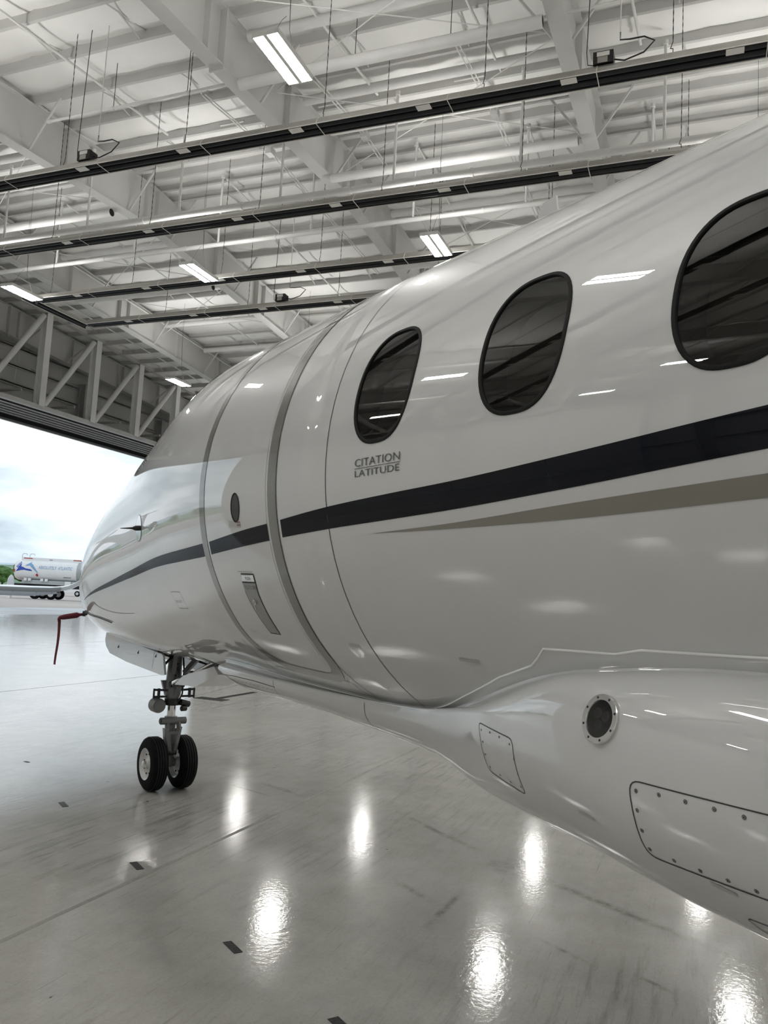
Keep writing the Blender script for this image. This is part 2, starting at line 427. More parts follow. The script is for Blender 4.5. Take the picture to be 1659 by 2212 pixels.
# ---- ceiling: root, roof beams, purlins, insulation
ceiling = sroot('ceiling', 'white insulated metal hangar roof with deep white steel beams', 'ceiling')
def half_x(side):
    return (XL + 0.2, RIDGE) if side < 0 else (RIDGE, XR - 0.2)
for yA in FRAMES:
    for side in (-1, 1):
        x0, x1 = half_x(side)
        mb = MB()
        t = 0.008
        pts = [(x0, zb(x0)), (x1, zb(x1)), (x1, zb(x1) + DEPTH), (x0, zb(x0) + DEPTH)]
        mb.prism([(x, yA - t, z) for x, z in pts], (0, 2 * t, 0))
        beam = obj('roof_beam', mb, BEAM, ceiling)
        for nm, dz, th, hw in (('bottom_flange', 0.0, 0.022, 0.17), ('top_flange', DEPTH, 0.02, 0.15)):
            fb = MB().prism([(x0, yA - hw, zb(x0) + dz - th), (x1, yA - hw, zb(x1) + dz - th), (x1, yA - hw, zb(x1) + dz), (x0, yA - hw, zb(x0) + dz)], (0, 2 * hw, 0))
            obj(nm, fb, BEAM, beam)
        # web stiffeners
        x = RIDGE + side * 0.25
        while XL + 1 < x < XR - 1:
            st = MB().box(x - 0.007, x + 0.007, yA - 0.15, yA + 0.15, zb(x) + 0.001, zb(x) + DEPTH - 0.02)
            obj('web_stiffener', st, BEAM, beam)
            x += side * 3.35
        # bolted splice plate
        for xs in (RIDGE + side * 6.4, RIDGE + side * 14.0):
            sp = MB().box(xs - 0.02, xs + 0.02, yA - 0.17, yA + 0.17, zb(xs) - 0.10, zb(xs) + DEPTH + 0.02)
            obj('splice_plate', sp, BEAM, beam)

PX = [18.4 - 1.28 * k for k in range(22)] + [20.4 + 1.28 * k for k in range(22)]
PX = sorted(x for x in PX if XL + 0.3 < x < XR - 0.3) + [19.05, 19.78]
PX = sorted(PX)
def zp(x): return zb(x) + DEPTH            # purlin underside
bays = list(zip(FRAMES[:-1], FRAMES[1:]))
purlin_mesh = {}
for bi, (y0, y1) in enumerate(bays):
    key = round(y1 - y0, 3)
    if key not in purlin_mesh:
        mb = MB(); Ln = y1 - y0
        mb.box(-0.004, 0.004, 0, Ln, 0, 0.24)
        mb.box(0.0, 0.075, 0, Ln, -0.002, 0.004)
        mb.box(-0.075, 0.0, 0, Ln, 0.236, 0.242)
        mb.box(0.069, 0.075, 0, Ln, 0.0, 0.022)
        me = mb.mesh('purlin'); me.materials.append(PURL); purlin_mesh[key] = me
    for x in PX:
        o = link('purlin', purlin_mesh[key], ceiling, (x, y0, zp(x)))
        if x > RIDGE: o.scale = (-1, 1, 1)
# insulation blankets sagging between neighbouring purlins, creased at every seam
panel_mesh = {}
for bi, (y0, y1) in enumerate(bays):
    for xa, xb in zip(PX[:-1], PX[1:]):
        key = (round(y1 - y0, 2), round(xb - xa, 2), 1 if (xa + xb) / 2 > RIDGE else 0, bi % 2)
        if key not in panel_mesh:
            rnd = random.Random(str(key)); rows = []
            Ln = y1 - y0; W_ = xb - xa; nseam = 5
            for j in range(nseam * 4 + 1):
                v = j / (nseam * 4) * nseam; fr = v % 1.0
                sg = 0.035 * sin(pi * fr) if j % 4 else -0.012
                row = []
                for i in range(7):
                    u = i / 6
                    zz = -(0.075 * sin(pi * u) ** 0.8 if 0 < u < 1 else 0) - sg * (0.4 + sin(pi * u)) + rnd.uniform(-.006, .006)
                    dz = -SLOPE * W_ * (u - 0.5) * (1 if key[2] else -1)
                    row.append((u * W_, j / (nseam * 4) * Ln, zz + dz))
                rows.append(row)
            me = MB().grid(rows).mesh('insulation_blanket', True)
            me.materials.append(INSUL); panel_mesh[key] = me
        xm = (xa + xb) / 2
        link('insulation_blanket', panel_mesh[key], ceiling, (xa, y0, zb(xm) + DEPTH + 0.235))
# solid roof deck over the blankets
for side in (-1, 1):
    x0, x1 = half_x(side)
    x0 -= 0.4 if side < 0 else 0; x1 += 0.4 if side > 0 else 0
    obj('roof_deck', MB().prism([(x0, YB - .2, zb(x0) + DEPTH + .27), (x1, YB - .2, zb(x1) + DEPTH + .27), (x1, YB - .2, zb(x1) + DEPTH + .33), (x0, YB - .2, zb(x0) + DEPTH + .33)], (0, YF - YB + .3, 0)), INSUL, ceiling)
# diagonal flange braces from the beams' lower flange to the purlins
for yA in FRAMES[1:-1]:
    for k, x in enumerate(PX):
        if k % 3: continue
        for s in (-1, 1):
            mb = MB().bar((x, yA + s * 0.10, zb(x) + 0.03), (x, yA + s * 0.98, zp(x) + 0.02), 0.05, 0.05)
            obj('flange_brace', mb, BEAM, ceiling)
# round strut pipes across the braced bays
STR = [(13.55, 'low'), (18.05, 'low'), (13.75, 'up'), (16.35, 'up'), (17.85, 'up'), (22.35, 'up'), (23.4, 'low'), (25.7, 'up'), (28.7, 'up'), (31.7, 'up'), (9.2, 'up'), (6.0, 'up')]
for (ya, yb_) in ((2.72, 9.13), (16.1, 22.13), (-10.2, -4.1)):
    for x, lv in STR:
        z = zb(x) + (-0.12 if lv == 'low' else 1.08)
        mb = MB().tube([(x, ya + 0.05, z), (x, yb_ - 0.05, z)], 0.115, 14, caps=False)
        mb.tube([(x, ya + 0.06, z), (x, ya + 0.07, z)], 0.105, 14, mi=1)  # black disc painted as the dark inside of the open pipe end
        mb.tube([(x, yb_ - 0.07, z), (x, yb_ - 0.06, z)], 0.105, 14, mi=1)
        me = mb.mesh('strut_pipe'); smooth_mesh(me)
        o = obj('strut_pipe', me, [PIPE, TRACKD], ceiling)
    # cross bracing rods
    for xa, xb_ in ((11.5, 15.0), (15.0, 19.0), (20.5, 24.5), (24.5, 28.5)):
        for flip in (0, 1):
            a = (xa, ya if not flip else yb_, zb(xa) + 0.55); b = (xb_, yb_ if not flip else ya, zb(xb_) + 0.55)
            obj('brace_rod', MB().tube([a, b], 0.012, 6), PIPE, ceiling)
# sag angles: short diagonal straps between purlins (two crossing straps per second gap)
strap = {}
for (y0, y1) in bays[2:]:
    for k, (xa, xb) in enumerate(zip(PX[:-1], PX[1:])):
        if xb - xa < 1.0 or xa < 8 or xa > 36 or k % 2: continue
        for yy in (y0 + (y1 - y0) * 0.33, y0 + (y1 - y0) * 0.68):
            for s in (-1, 1):
                mb = MB().bar((xa, yy, zp(xa) + (0.02 if s < 0 else 0.2)), (xb, yy + s * 0.06, zp(xb) + (0.2 if s < 0 else 0.02)), 0.035, 0.01)
                obj('sag_strap', mb, PURL, ceiling)

# ---- side and back walls with girts and frame columns
def siding_wall(name, label, plane, lo, hi, ztop, fixed, inward):
    root = sroot(name, label, 'wall')
    n = max(1, int(round((hi - lo) / 3.0)))
    for i in range(n):
        a = lo + (hi - lo) * i / n; b = lo + (hi - lo) * (i + 1) / n
        mb = MB()
        zt = (lambda q: ztop(q)) if callable(ztop) else (lambda q: ztop)
        if plane == 'x':
            mb.prism([(fixed, a + .004, -0.1), (fixed, b - .004, -0.1), (fixed, b - .004, zt(b)), (fixed, a + .004, zt(a))], (-inward * 0.06, 0, 0))
        else:
            mb.prism([(a + .004, fixed, -0.1), (b - .004, fixed, -0.1), (b - .004, fixed, zt(b)), (a + .004, fixed, zt(a))], (0, -inward * 0.06, 0))
        obj('siding_panel', mb, WALLW, root)
    for z in (2.2, 4.4, 6.6, 8.8, 10.6):
        mb = MB()
        if plane == 'x': mb.box(min(fixed, fixed + inward * 0.2), max(fixed, fixed + inward * 0.2), lo, hi, z, z + 0.06)
        else: mb.box(lo, hi, min(fixed, fixed + inward * 0.2), max(fixed, fixed + inward * 0.2), z, z + 0.06)
        obj('girt', mb, GIRT, root)
    return root
wr = siding_wall('wall_right', 'far white metal side wall of the hangar', 'x', YB, YF, zb(XR) + DEPTH + .2, XR, -1)
wl = siding_wall('wall_left', 'white metal side wall of the hangar left of the camera', 'x', YB, YF, zb(XL) + DEPTH + .2, XL, 1)
wb = siding_wall('wall_back', 'white metal back wall of the hangar behind the camera', 'y', XL, XR, lambda q: zb(q) + DEPTH + .2, YB, 1)
for yA in FRAMES[1:-1]:
    for root, xw, s in ((wr, XR, -1), (wl, XL, 1)):
        mb = MB()
        wbt, wtp = 0.45, 1.15
        ztop = zb(xw) + 0.2
        mb.prism([(xw + s * .2, yA - .008, 0), (xw + s * (.2 + wbt), yA - .008, 0), (xw + s * (.2 + wtp), yA - .008, ztop), (xw + s * .2, yA - .008, ztop)], (0, .016, 0))
        mb.prism([(xw + s * (.2 + wbt), yA - .15, 0), (xw + s * (.22 + wbt), yA - .15, 0), (xw + s * (.22 + wtp), yA - .15, ztop), (xw + s * (.2 + wtp), yA - .15, ztop)], (0, .30, 0))
        obj('frame_column', mb, GIRT, root)

# ---- door wall: gable above the opening, side strips, girts, tracks
DOORX0, DOORX1, ZHEAD = 8.6, 45.6, 9.0
wf = sroot('wall_front', 'grey sided gable wall above and beside the open hangar door', 'wall')
n = 20
for i in range(n):
    a = XL + (XR - XL) * i / n; b = XL + (XR - XL) * (i + 1) / n
    mb = MB().prism([(a + .006, YF, 9.3), (b - .006, YF, 9.3), (b - .006, YF, zb(b) + DEPTH + .2), (a + .006, YF, zb(a) + DEPTH + .2)], (0, 0.06, 0))
    obj('siding_panel', mb, SIDING, wf)
for a, b in ((XL, -7.0), (DOORX1, XR)):
    obj('siding_panel', MB().box(a, b, YF, YF + .06, -0.1, 9.29), SIDING, wf)
for z in (9.75, 10.6, 11.45, 12.3):
    mb = MB().box(XL + 1.2, XR - 1.2, YF - 0.16, YF - 0.01, z, z + 0.05); mb.box(XL + 1.2, XR - 1.2, YF - 0.16, YF - 0.15, z - 0.06, z + 0.11)
    obj('girt', mb, GIRT, wf)
for k in range(-4, 5):
    x = RIDGE + 6.4 * k
    if XL + 1 < x < XR - 1:
        mb = MB().box(x - .008, x + .008, YF - .55, YF - .18, 9.35, zb(x) - .03); mb.box(x - .12, x + .12, YF - .56, YF - .545, 9.35, zb(x) - .03); mb.box(x - .12, x + .12, YF - .185, YF - .17, 9.35, zb(x) - .03)
        obj('wall_post', mb, GIRT, wf)
# slanted kickers from wall posts up to the end beam
for k in range(-4, 5):
    for s in (1.0, 3.6):
        x = RIDGE + 6.4 * k + s
        if XL + 2 < x < XR - 2:
            obj('kicker_brace', MB().bar((x, YF - 1.75, zb(x) + 0.05), (x + 0.5, YF - 2.75, zp(x) - .1), 0.06, 0.06), BEAM, wf)
# door header: parallel tracks under a black panel painted as the dark voids between them
dr = sroot('door_1', 'wide open sliding hangar door with dark multi-rail track along its header', 'door')
obj('header_void_panel', MB().box(XL + .3, XR - .3, 27.35, 29.85, 9.062, 9.12), TRACKD, dr)
for k in range(5):
    y = 27.42 + 0.42 * k
    mb = MB().box(XL + .3, XR - .3, y, y + 0.05, 9.02, 9.06)
    obj('track_rail', mb, TRACKM, dr)
obj('header_fascia', MB().box(XL + .3, XR - .3, 29.52, 29.84, 8.90, 9.06), TRACKD, dr)
obj('header_trim', MB().box(XL + .3, XR - .3, 29.855, 29.965, 8.88, 9.4), BEAM, dr)
obj('floor_track', MB().box(DOORX0, DOORX1, 27.5, 27.54, 0.0005, 0.0035), TRACKM, dr)
for k in range(5):
    y = 27.52 + 0.42 * k
    x0 = DOORX1 - 1.2 - 0.25 * k
    mb = MB().box(x0, XR - 0.3, y, y + 0.16, 0.02, 8.97)
    leaf = obj('door_leaf', mb, SIDING, dr)
    mb = MB().box(XL + 0.4 + 3.55 * k, XL + 4.0 + 3.55 * k, y, y + 0.16, 0.02, 8.97)
    obj('door_leaf', mb, SIDING, dr)

# ---- header truss
tr = sroot('trim_1', 'white steel truss with vertical posts and slanting pipes above the hangar door', 'truss')
YT = 27.15; ZC = 9.22
obj('bottom_chord', MB().box(XL + 1.0, XR - 1.0, YT - .13, YT + .13, ZC - .12, ZC + .06), GIRT, tr)
obj('top_chord', MB().prism([(XL + 1, YT - .14, zb(XL + 1) + 1.27), (RIDGE, YT - .14, zb(RIDGE) + 1.27), (XR - 1, YT - .14, zb(XR - 1) + 1.27), (XR - 1, YT - .14, zb(XR - 1) + 1.45), (RIDGE, YT - .14, zb(RIDGE) + 1.45), (XL + 1, YT - .14, zb(XL + 1) + 1.45)], (0, .28, 0)), BEAM, tr)
TX = [26.95 + 3.22 * k for k in range(-10, 7)]
for i, x in enumerate(TX):
    zt = zb(x) + 1.27
    mb = MB(); w = 0.17; hz = 0.16
    mb.box(x - .012, x + .012, YT - hz, YT + hz, ZC, zt)
    mb.box(x - w, x + w, YT - hz - .02, YT - hz, ZC, zt); mb.box(x - w, x + w, YT + hz, YT + hz + .02, ZC, zt)
    obj('truss_post', mb, TRUSSW, tr)
    if i + 1 < len(TX):
        x2 = TX[i + 1]
        me = MB().tube([(x + .26, YT, ZC + .08), (x2 - .2, YT, zb(x2) + 1.15)], 0.125, 14).mesh('truss_diagonal'); smooth_mesh(me)
        obj('truss_diagonal', me, TRUSSW, tr)
    obj('gusset_plate', MB().box(x - .25, x + .42, YT - .012, YT + .012, ZC - .02, ZC + .22), TRUSSW, tr)
# short outriggers tying the truss to the end wall
for x in [26.1 + 3.22 * k for k in range(-8, 6)]:
    obj('outrigger', MB().bar((x, YT + .2, ZC + .55), (x, YF - .2, ZC + .55), 0.07, 0.1), GIRT, tr)

# ================================================================== CEILING SERVICES
# ---- lights
def make_light():
    L = thing('ceiling_light', '', 'light')
    hx, hy = 0.60, 0.225          # long along x (beam direction)
    mb = MB()
    mb.box(-hx, hx, -hy, -hy + .012, 0, 0.075); mb.box(-hx, hx, hy - .012, hy, 0, 0.075)
    mb.box(-hx, -hx + .012, -hy, hy, 0, 0.075); mb.box(hx - .012, hx, -hy, hy, 0, 0.075)
    mb.box(-hx, hx, -hy, hy, 0.075, 0.085)
    mb.box(-hx, hx, -0.032, 0.032, -0.004, 0.05)
    mb.box(-.35, .35, -.07, .07, 0.085, 0.14)
    obj('housing', mb, LAMP_BODY, L)
    for s in (-1, 1):
        a, b = (0.034, hy - .014) if s > 0 else (-hy + .014, -0.034)
        plate = MB().box(-hx + .014, hx - .014, a, b, 0.004, 0.012); plate.mi[0] = 1
        obj('diffuser', plate, [LAMP_BODY, LAMP_ON], L)
        a, b = (0.09, 0.17) if s > 0 else (-0.17, -0.09)
        plate = MB().box(-hx + .1, hx - .1, a, b, 0.0855, 0.090); plate.mi[1] = 1
        obj('ceiling_fill_plate', plate, [LAMP_BODY, CEILING_FILL], L)
    return L
light0 = make_light()
hang_wire_mesh = {}
LIGHTS = {-5.6: [24.1, 17.9, 10.5, 3.5, -4.0, -12.0], 2.2: [22.8, 15.0, 7.0, -1.0, -8.0, -14.0], 10.48: [14.0, 6.25, -1.0, -8.0, -14.0],
          17.55: [18.75, 12.6, 5.95, -1.0, -8.0, -14.0], 27.2: [20.1, 14.3, 6.3, -1.05, -8.0, -14.0], 39.0: [22.9, 15.7, 7.1, 0.0, -8.0, -14.0]}
first = True
nl = 0
seen = {(10.48, 6.25): 'lit twin-panel ceiling light hanging in front of the deep beam, largest in view',
        (17.55, 5.95): 'lit twin-panel ceiling light hanging just above the jet cabin roof',
        (17.55, 12.6): 'lit twin-panel ceiling light in front of the third dark heater run',
        (17.55, 18.75): 'lit twin-panel ceiling light beside the cross end of the black heater',
        (27.2, 20.1): 'small lit ceiling light in front of the door truss above the cockpit'}
for x in LIGHTS:
    for y in LIGHTS[x]:
        z = 10.0
        if first: o = light0; first = False
        else: o = copy_tree(light0)
        o.location = (x, y, z)
        if (x, y) in seen:
            o['label'] = seen[(x, y)]
        else:
            o['label'] = 'lit twin-panel ceiling light out of frame, mirrored or added for lighting'
        o['group'] = 'hangar ceiling lights'
        o['category'] = 'light'
        zt = zp(x) + 0.02
        wires = MB()
        for s in (-1, 1):
            wires.tube([(s * .42, 0, .085), (s * .12, 0, .6)], 0.004, 4); 
        wires.tube([(0.12, 0, .6), (0.0, 0, zt - z)], 0.004, 5); wires.tube([(-0.12, 0, .6), (0, 0, .75)], 0.004, 4)
        key = round(zt - z, 2)
        if key not in hang_wire_mesh:
            me = wires.mesh('hanging_wire'); me.materials.append(CHAIN); hang_wire_mesh[key] = me
        link('hanging_wire', hang_wire_mesh[key], o)

# ---- radiant tube heaters
def heater_profile(mbo, mbi, p0, p1, along='y'):
    # p0,p1: (fixed, start, end, z)
    pass
def heater_run(root, x, y0, y1, z, phase, burner=None, chains=True, labels=True):
    """one straight run along y; reflector open downwards"""
    prof = [(-0.20, 0.0), (-0.17, 0.085), (-0.10, 0.165), (0.10, 0.165), (0.17, 0.085), (0.20, 0.0)]
    inn = [(0.192, 0.0), (0.163, 0.08), (0.096, 0.157), (-0.096, 0.157), (-0.163, 0.08), (-0.192, 0.0)]
    mb = MB()
    mb.grid([[(x + a, y0, z + b) for a, b in prof], [(x + a, y1, z + b) for a, b in prof]])
    obj('reflector', mb, REFL, root, fix=False)
    mb = MB(); mb.grid([[(x + a, y0, z + b) for a, b in inn], [(x + a, y1, z + b) for a, b in inn]])
    obj('reflector_lining', mb, REFL_IN, root, fix=False)
    for s in (-1, 1):
        obj('reflector_lip', MB().box(x + s * .197 - .006, x + s * .197 + .006, y0, y1, z - .012, z + .004), PLATE, root)
    for dx in (-0.085, 0.085):
        me = MB().tube([(x + dx, y0 + .02, z + .045), (x + dx, y1 - .02, z + .045)], 0.06, 12).mesh('heater_tube'); smooth_mesh(me)
        obj('heater_tube', me, TUBE_D, root)
    ys = []
    y = phase
    while y - 2.5 > y0: y -= 2.5
    while y < y0 + 0.3: y += 2.5
    while y < y1 - 0.2: ys.append(y); y += 2.5
    for y in ys:
        if labels:
            obj('label_plate', MB().box(x - .19, x - .04, y - .13, y + .13, z - .024, z - .020), PLATE, root)
        cl = MB()
        for yy in (y - .45,):
            cl.tube([(x + a * 1.04, yy, z + b * 1.02 - .01) for a, b in prof], 0.008, 5)
            cl.tube([(x - .2, yy, z - .015), (x + .2, yy, z - .015)], 0.008, 5)
        obj('support_clamp', cl, PLATE, root)
    if chains:
        y = phase + 0.6
        while y - 3.05 > y0: y -= 3.05
        while y < y1 - .3:
            if y > y0 + .2:
                ch = MB(); zt = zp(x)
                ch.tube([(x - .05, y, z + .165), (x - .02, y, z + .28), (x + .03, y + .04, z + .32), (x, y, z + .42)], 0.007, 5)
                # links drawn as alternating fat and thin beads
                m_ = 40; pts = []; rs = []
                for i in range(m_ + 1):
                    pts.append((x, y, z + .42 + (zt - z - .42) * i / m_)); rs.append(0.010 if i % 2 else 0.005)
                ch.tube(pts, rs, 5)
                obj('hanging_chain', ch, CHAIN, root)
            y += 3.05
    if burner is not None:
        for yb_ in burner:
            mb = MB().box(x - .12, x + .12, yb_ - .16, yb_ + .16, z + .19, z + .40)
            o = obj('burner_box', mb, DARK_METAL, root)
            obj('burner_label', MB().box(x - .124, x - .121, yb_ - .1, yb_ + .1, z + .31, z + .385), PLATE, o)
            obj('burner_panel', MB().box(x - .124, x - .121, yb_ - .07, yb_ + .09, z + .2, z + .3), REFL, o)
            me = MB().tube([(x, yb_ - .16, z + .30), (x, yb_ - .32, z + .25), (x, yb_ - .62, z + .33), (x + .03, yb_ - .78, z + .52), (x, yb_ - .62, z + .60), (x, yb_ - .40, z + .60), (x, yb_ - .25, z + .62), (x, yb_ - .25, z + .75)], 0.013, 6).mesh('gas_hose'); smooth_mesh(me, 80)
            obj('gas_hose', me, CHAIN, o)
            obj('gas_pipe', MB().tube([(x, yb_ - .25, z + .62), (x, yb_ - .25, zp(x))], 0.012, 6), PIPE, o)
            obj('power_cord', MB().tube([(x, yb_ + .16, z + .25), (x, yb_ + .26, z + .28), (x, yb_ + .28, z + .5), (x, yb_ + .2, zp(x))], 0.008, 5), CHAIN, o)
H1 = thing('radiant_heater', 'long black radiant tube heater run hanging nearest, crossing the top of the picture', 'heater')
heater_run(H1, 12.67, -6.0, 24.0, 10.2, 12.11, burner=(12.12, 1.57))
H2 = thing('radiant_heater', 'second black radiant tube heater run, right below a thick white pipe', 'heater')
heater_run(H2, 15.5, -6.0, 24.0, 10.2, 15.1)
H3 = thing('radiant_heater', 'farthest black radiant tube heater bent into a U near the door truss', 'heater')
heater_run(H3, 18.6, -2.0, 19.2, 10.2, 15.04)
heater_run(H3, 20.9, -2.0, 19.2, 10.2, 12.5, burner=(11.94,))
mb = MB(); zz = 10.2
prof = [(-0.20, 0.0), (-0.17, 0.085), (-0.10, 0.165), (0.10, 0.165), (0.17, 0.085), (0.20, 0.0)]
mb.grid([[(18.35, 19.4 + a, zz + b) for a, b in prof], [(21.15, 19.4 + a, zz + b) for a, b in prof]])
obj('reflector', mb, REFL, H3, fix=False)
obj('reflector_lining', MB().grid([[(18.36, 19.4 + a * .96, zz + b * .95) for a, b in prof], [(21.14, 19.4 + a * .96, zz + b * .95) for a, b in prof]]), REFL_IN, H3)
for s in (-1, 1):
    obj('reflector_lip', MB().box(18.35, 21.15, 19.4 + s * .197 - .006, 19.4 + s * .197 + .006, zz - .012, zz + .004), PLATE, H3)
me = MB().tube([(18.6, 19.0, zz + .03), (18.62, 19.25, zz + .03), (18.75, 19.4, zz + .03), (20.75, 19.4, zz + .03), (20.88, 19.25, zz + .03), (20.9, 19.0, zz + .03)], 0.055, 12).mesh('heater_tube'); smooth_mesh(me, 70)
obj('heater_tube', me, TUBE_D, H3)

for hx_, lab in ((7.5, 'black heater run over the camera, topmost dark streak mirrored on the jet'), (5.3, 'black heater run over the camera, second dark streak mirrored on the jet'),
                 (0.8, 'black heater run over the camera, upper dark line mirrored in the windows'), (-1.7, 'black heater run over the camera, lower dark line mirrored in the windows')):
    heater_run(thing('radiant_heater', lab, 'heater'), hx_, -10.0, 24.0, 10.2, 12.0)

# ---- sprinkler mains with drops and heads
def sprinkler_main(x, z, r, label, ys):
    root = thing('sprinkler_main', label, 'pipe')
    me = MB().tube([(x, -14, z), (x, 26.5, z)], r, 16).mesh('main_pipe'); smooth_mesh(me)
    obj('main_pipe', me, PIPE, root)
    for y in ys:
        me = MB().tube([(x, y, z), (x, y, zp(x) - .12)], 0.032, 10).mesh('drop_pipe'); smooth_mesh(me)
        obj('drop_pipe', me, PIPE, root)
        mb = MB().lathe([(-.05, .055), (.05, .055)], 'z', (x, y, zp(x) - .16), 10)
        obj('coupling', mb, PIPE, root)
        for dy in (1.1,):
            me = MB().tube([(x, y + dy - .03, z), (x, y + dy + .03, z)], r * 1.16, 16).mesh('pipe_clamp'); smooth_mesh(me)
            obj('pipe_clamp', me, PIPE, root)
    return root
sprinkler_main(16.77, 11.28, 0.085, 'thick white sprinkler main pipe running above the second heater run', [12.82 + 3.0 * k for k in range(-8, 5)])
sprinkler_main(19.2, 11.6, 0.065, 'white sprinkler main pipe under the roof ridge behind the second heater run', [13.2 + 3.0 * k for k in range(-8, 5)])
# branch pipes running with the roof slope
for k, y in enumerate([12.82 + 3.0 * j for j in range(-7, 5)]):
    yb_ = y + 0.55
    mb = MB(); mb.tube([(8.0, yb_ + .3, zp(8.0) - .14), (16.7, yb_ - .05, zp(16.7) - .14)], 0.030, 8)
    for x in (9.0, 11.2, 13.4, 15.6):
        f_ = (x - 8) / 8.7
        mb.tube([(x, yb_ + .3 - .35 * f_, zp(x) - .14), (x, yb_ + .3 - .35 * f_, zp(x) - .03)], 0.014, 6)
    me = mb.mesh('sprinkler_branch'); smooth_mesh(me)
    o = obj('sprinkler_branch', me, PIPE)
    tag(o, 'thin white sprinkler branch pipe under the near roof slope, before the ridge', 'pipe', 'near slope sprinkler branches')
    mb = MB(); mb.tube([(19.4, y + .4, zp(19.4) - .14), (36.0, y + .25, zp(36.0) - .14)], 0.028, 8)
    me = mb.mesh('sprinkler_branch'); smooth_mesh(me)
    o = obj('sprinkler_branch', me, PIPE)
    tag(o, 'thin white sprinkler branch pipe under the far roof slope, past the ridge', 'pipe', 'far slope sprinkler branches')
# gas line with a hanger rod in the bay left of the largest light
root = thing('gas_pipe', 'short white gas pipe on hanger rods, above the nearest heater run', 'pipe')
me = MB().tube([(13.82, 14.4, 12.4), (13.82, 2.9, 12.4)], 0.032, 10).mesh('pipe'); smooth_mesh(me); obj('pipe', me, PIPE, root)
me = MB().tube([(13.82, -1.0, 12.4), (13.82, 2.9, 12.4)], 0.026, 10).mesh('pipe'); smooth_mesh(me); obj('pipe', me, PIPE, root)
obj('end_cap', MB().tube([(13.82, 14.4, 12.4), (13.82, 14.52, 12.4)], 0.042, 10), PIPE, root)
for y in (12.6, 10.6, 6.6, 4.6):
    obj('hanger_rod', MB().tube([(13.82, y, 12.41), (13.82, y, zp(13.82))], 0.008, 5), CHAIN, root)
    obj('hanger_ring', MB().tube([(13.82, y - .012, 12.4), (13.82, y + .012, 12.4)], 0.045, 10), PIPE, root)
# bundles of electrical conduit near the ridge
for y in (8.35, 11.15, 4.9):
    root = thing('conduit_bundle', {8.35: 'pair of thin conduits with a junction box, right bay past the ridge', 11.15: 'pair of thin conduits crossing the ridge in the middle bay', 4.9: 'pair of thin conduits crossing the ridge in the right bay'}[y], 'conduit')
    for dy in (0, 0.09):
        obj('conduit', MB().tube([(15.2, y + dy, zp(15.2) - .25), (18.3, y + dy - .1, zp(18.3) - .2), (26.0, y + dy - .25, zp(26.0) - .2)], 0.016, 6), PIPE, root)
    obj('junction_box', MB().box(18.1, 18.35, y - .16, y + .02, zp(18.2) - .32, zp(18.2) - .14), PIPE, root)
    obj('strut_channel', MB().box(16.6, 16.66, y - .2, y + .5, zp(16.6) - .22, zp(16.6) - .17), PURL, root)

# ================================================================== BUSINESS JET
JX, JY = 2.667 * sin(radians(57.69)), -2.667 * cos(radians(57.69))
jet = thing('business_jet', 'white business jet with black and taupe stripes filling the right of the picture', 'aircraft', (JX, JY, 0), radians(-32.31))
R0, HC, Y1, YN = 1.074, 2.112, 2.7, 7.9354
TW = [0.0, 0.041, 0.0842, 0.1306, 0.1797, 0.2299, 0.2794, 0.3269, 0.3715, 0.413, 0.4516, 0.4874, 0.5205, 0.5514, 0.5801, 0.6067, 0.6312, 0.6534, 0.6734, 0.6912, 0.7072, 0.722, 0.7363, 0.7511, 0.7671, 0.7852, 0.8057, 0.8292, 0.8554, 0.8838, 0.9134, 0.9427, 0.9704, 0.995, 1.0159, 1.0328, 1.0459, 1.0558, 1.0633, 1.0695, 1.0751]
TT = [0.0, 0.0074, 0.0391, 0.0928, 0.1552, 0.2138, 0.2617, 0.303, 0.3427, 0.3821, 0.4212, 0.4599, 0.4981, 0.5353, 0.5712, 0.6062, 0.6406, 0.674, 0.7062, 0.7366, 0.765, 0.7918, 0.818, 0.8447, 0.8726, 0.9017, 0.9308, 0.9588, 0.9875, 1.0204, 1.0539, 1.0777, 1.0844, 1.0788, 1.0712, 1.0656, 1.0626, 1.0625, 1.0652, 1.0696, 1.0749]
TB = [0.0, 0.0314, 0.0653, 0.1025, 0.1421, 0.1828, 0.2232, 0.2628, 0.3015, 0.3394, 0.3766, 0.4131, 0.4492, 0.485, 0.5206, 0.5561, 0.5911, 0.6256, 0.6593, 0.6923, 0.7246, 0.7561, 0.7866, 0.8155, 0.843, 0.8695, 0.8953, 0.9198, 0.9417, 0.9596, 0.9734, 0.9848, 0.9968, 1.011, 1.027, 1.0421, 1.0537, 1.0612, 1.0661, 1.0701, 1.074]
TZ = [1.1913, 1.2186, 1.247, 1.2771, 1.3088, 1.3418, 1.3751, 1.4084, 1.4413, 1.4737, 1.5057, 1.5375, 1.569, 1.6002, 1.631, 1.6614, 1.6913, 1.7205, 1.749, 1.7768, 1.8041, 1.8309, 1.8575, 1.8842, 1.911, 1.9381, 1.9652, 1.9922, 2.0183, 2.0426, 2.0641, 2.0818, 2.0952, 2.1044, 2.1099, 2.1127, 2.1138, 2.1138, 2.1133, 2.1127, 2.112]

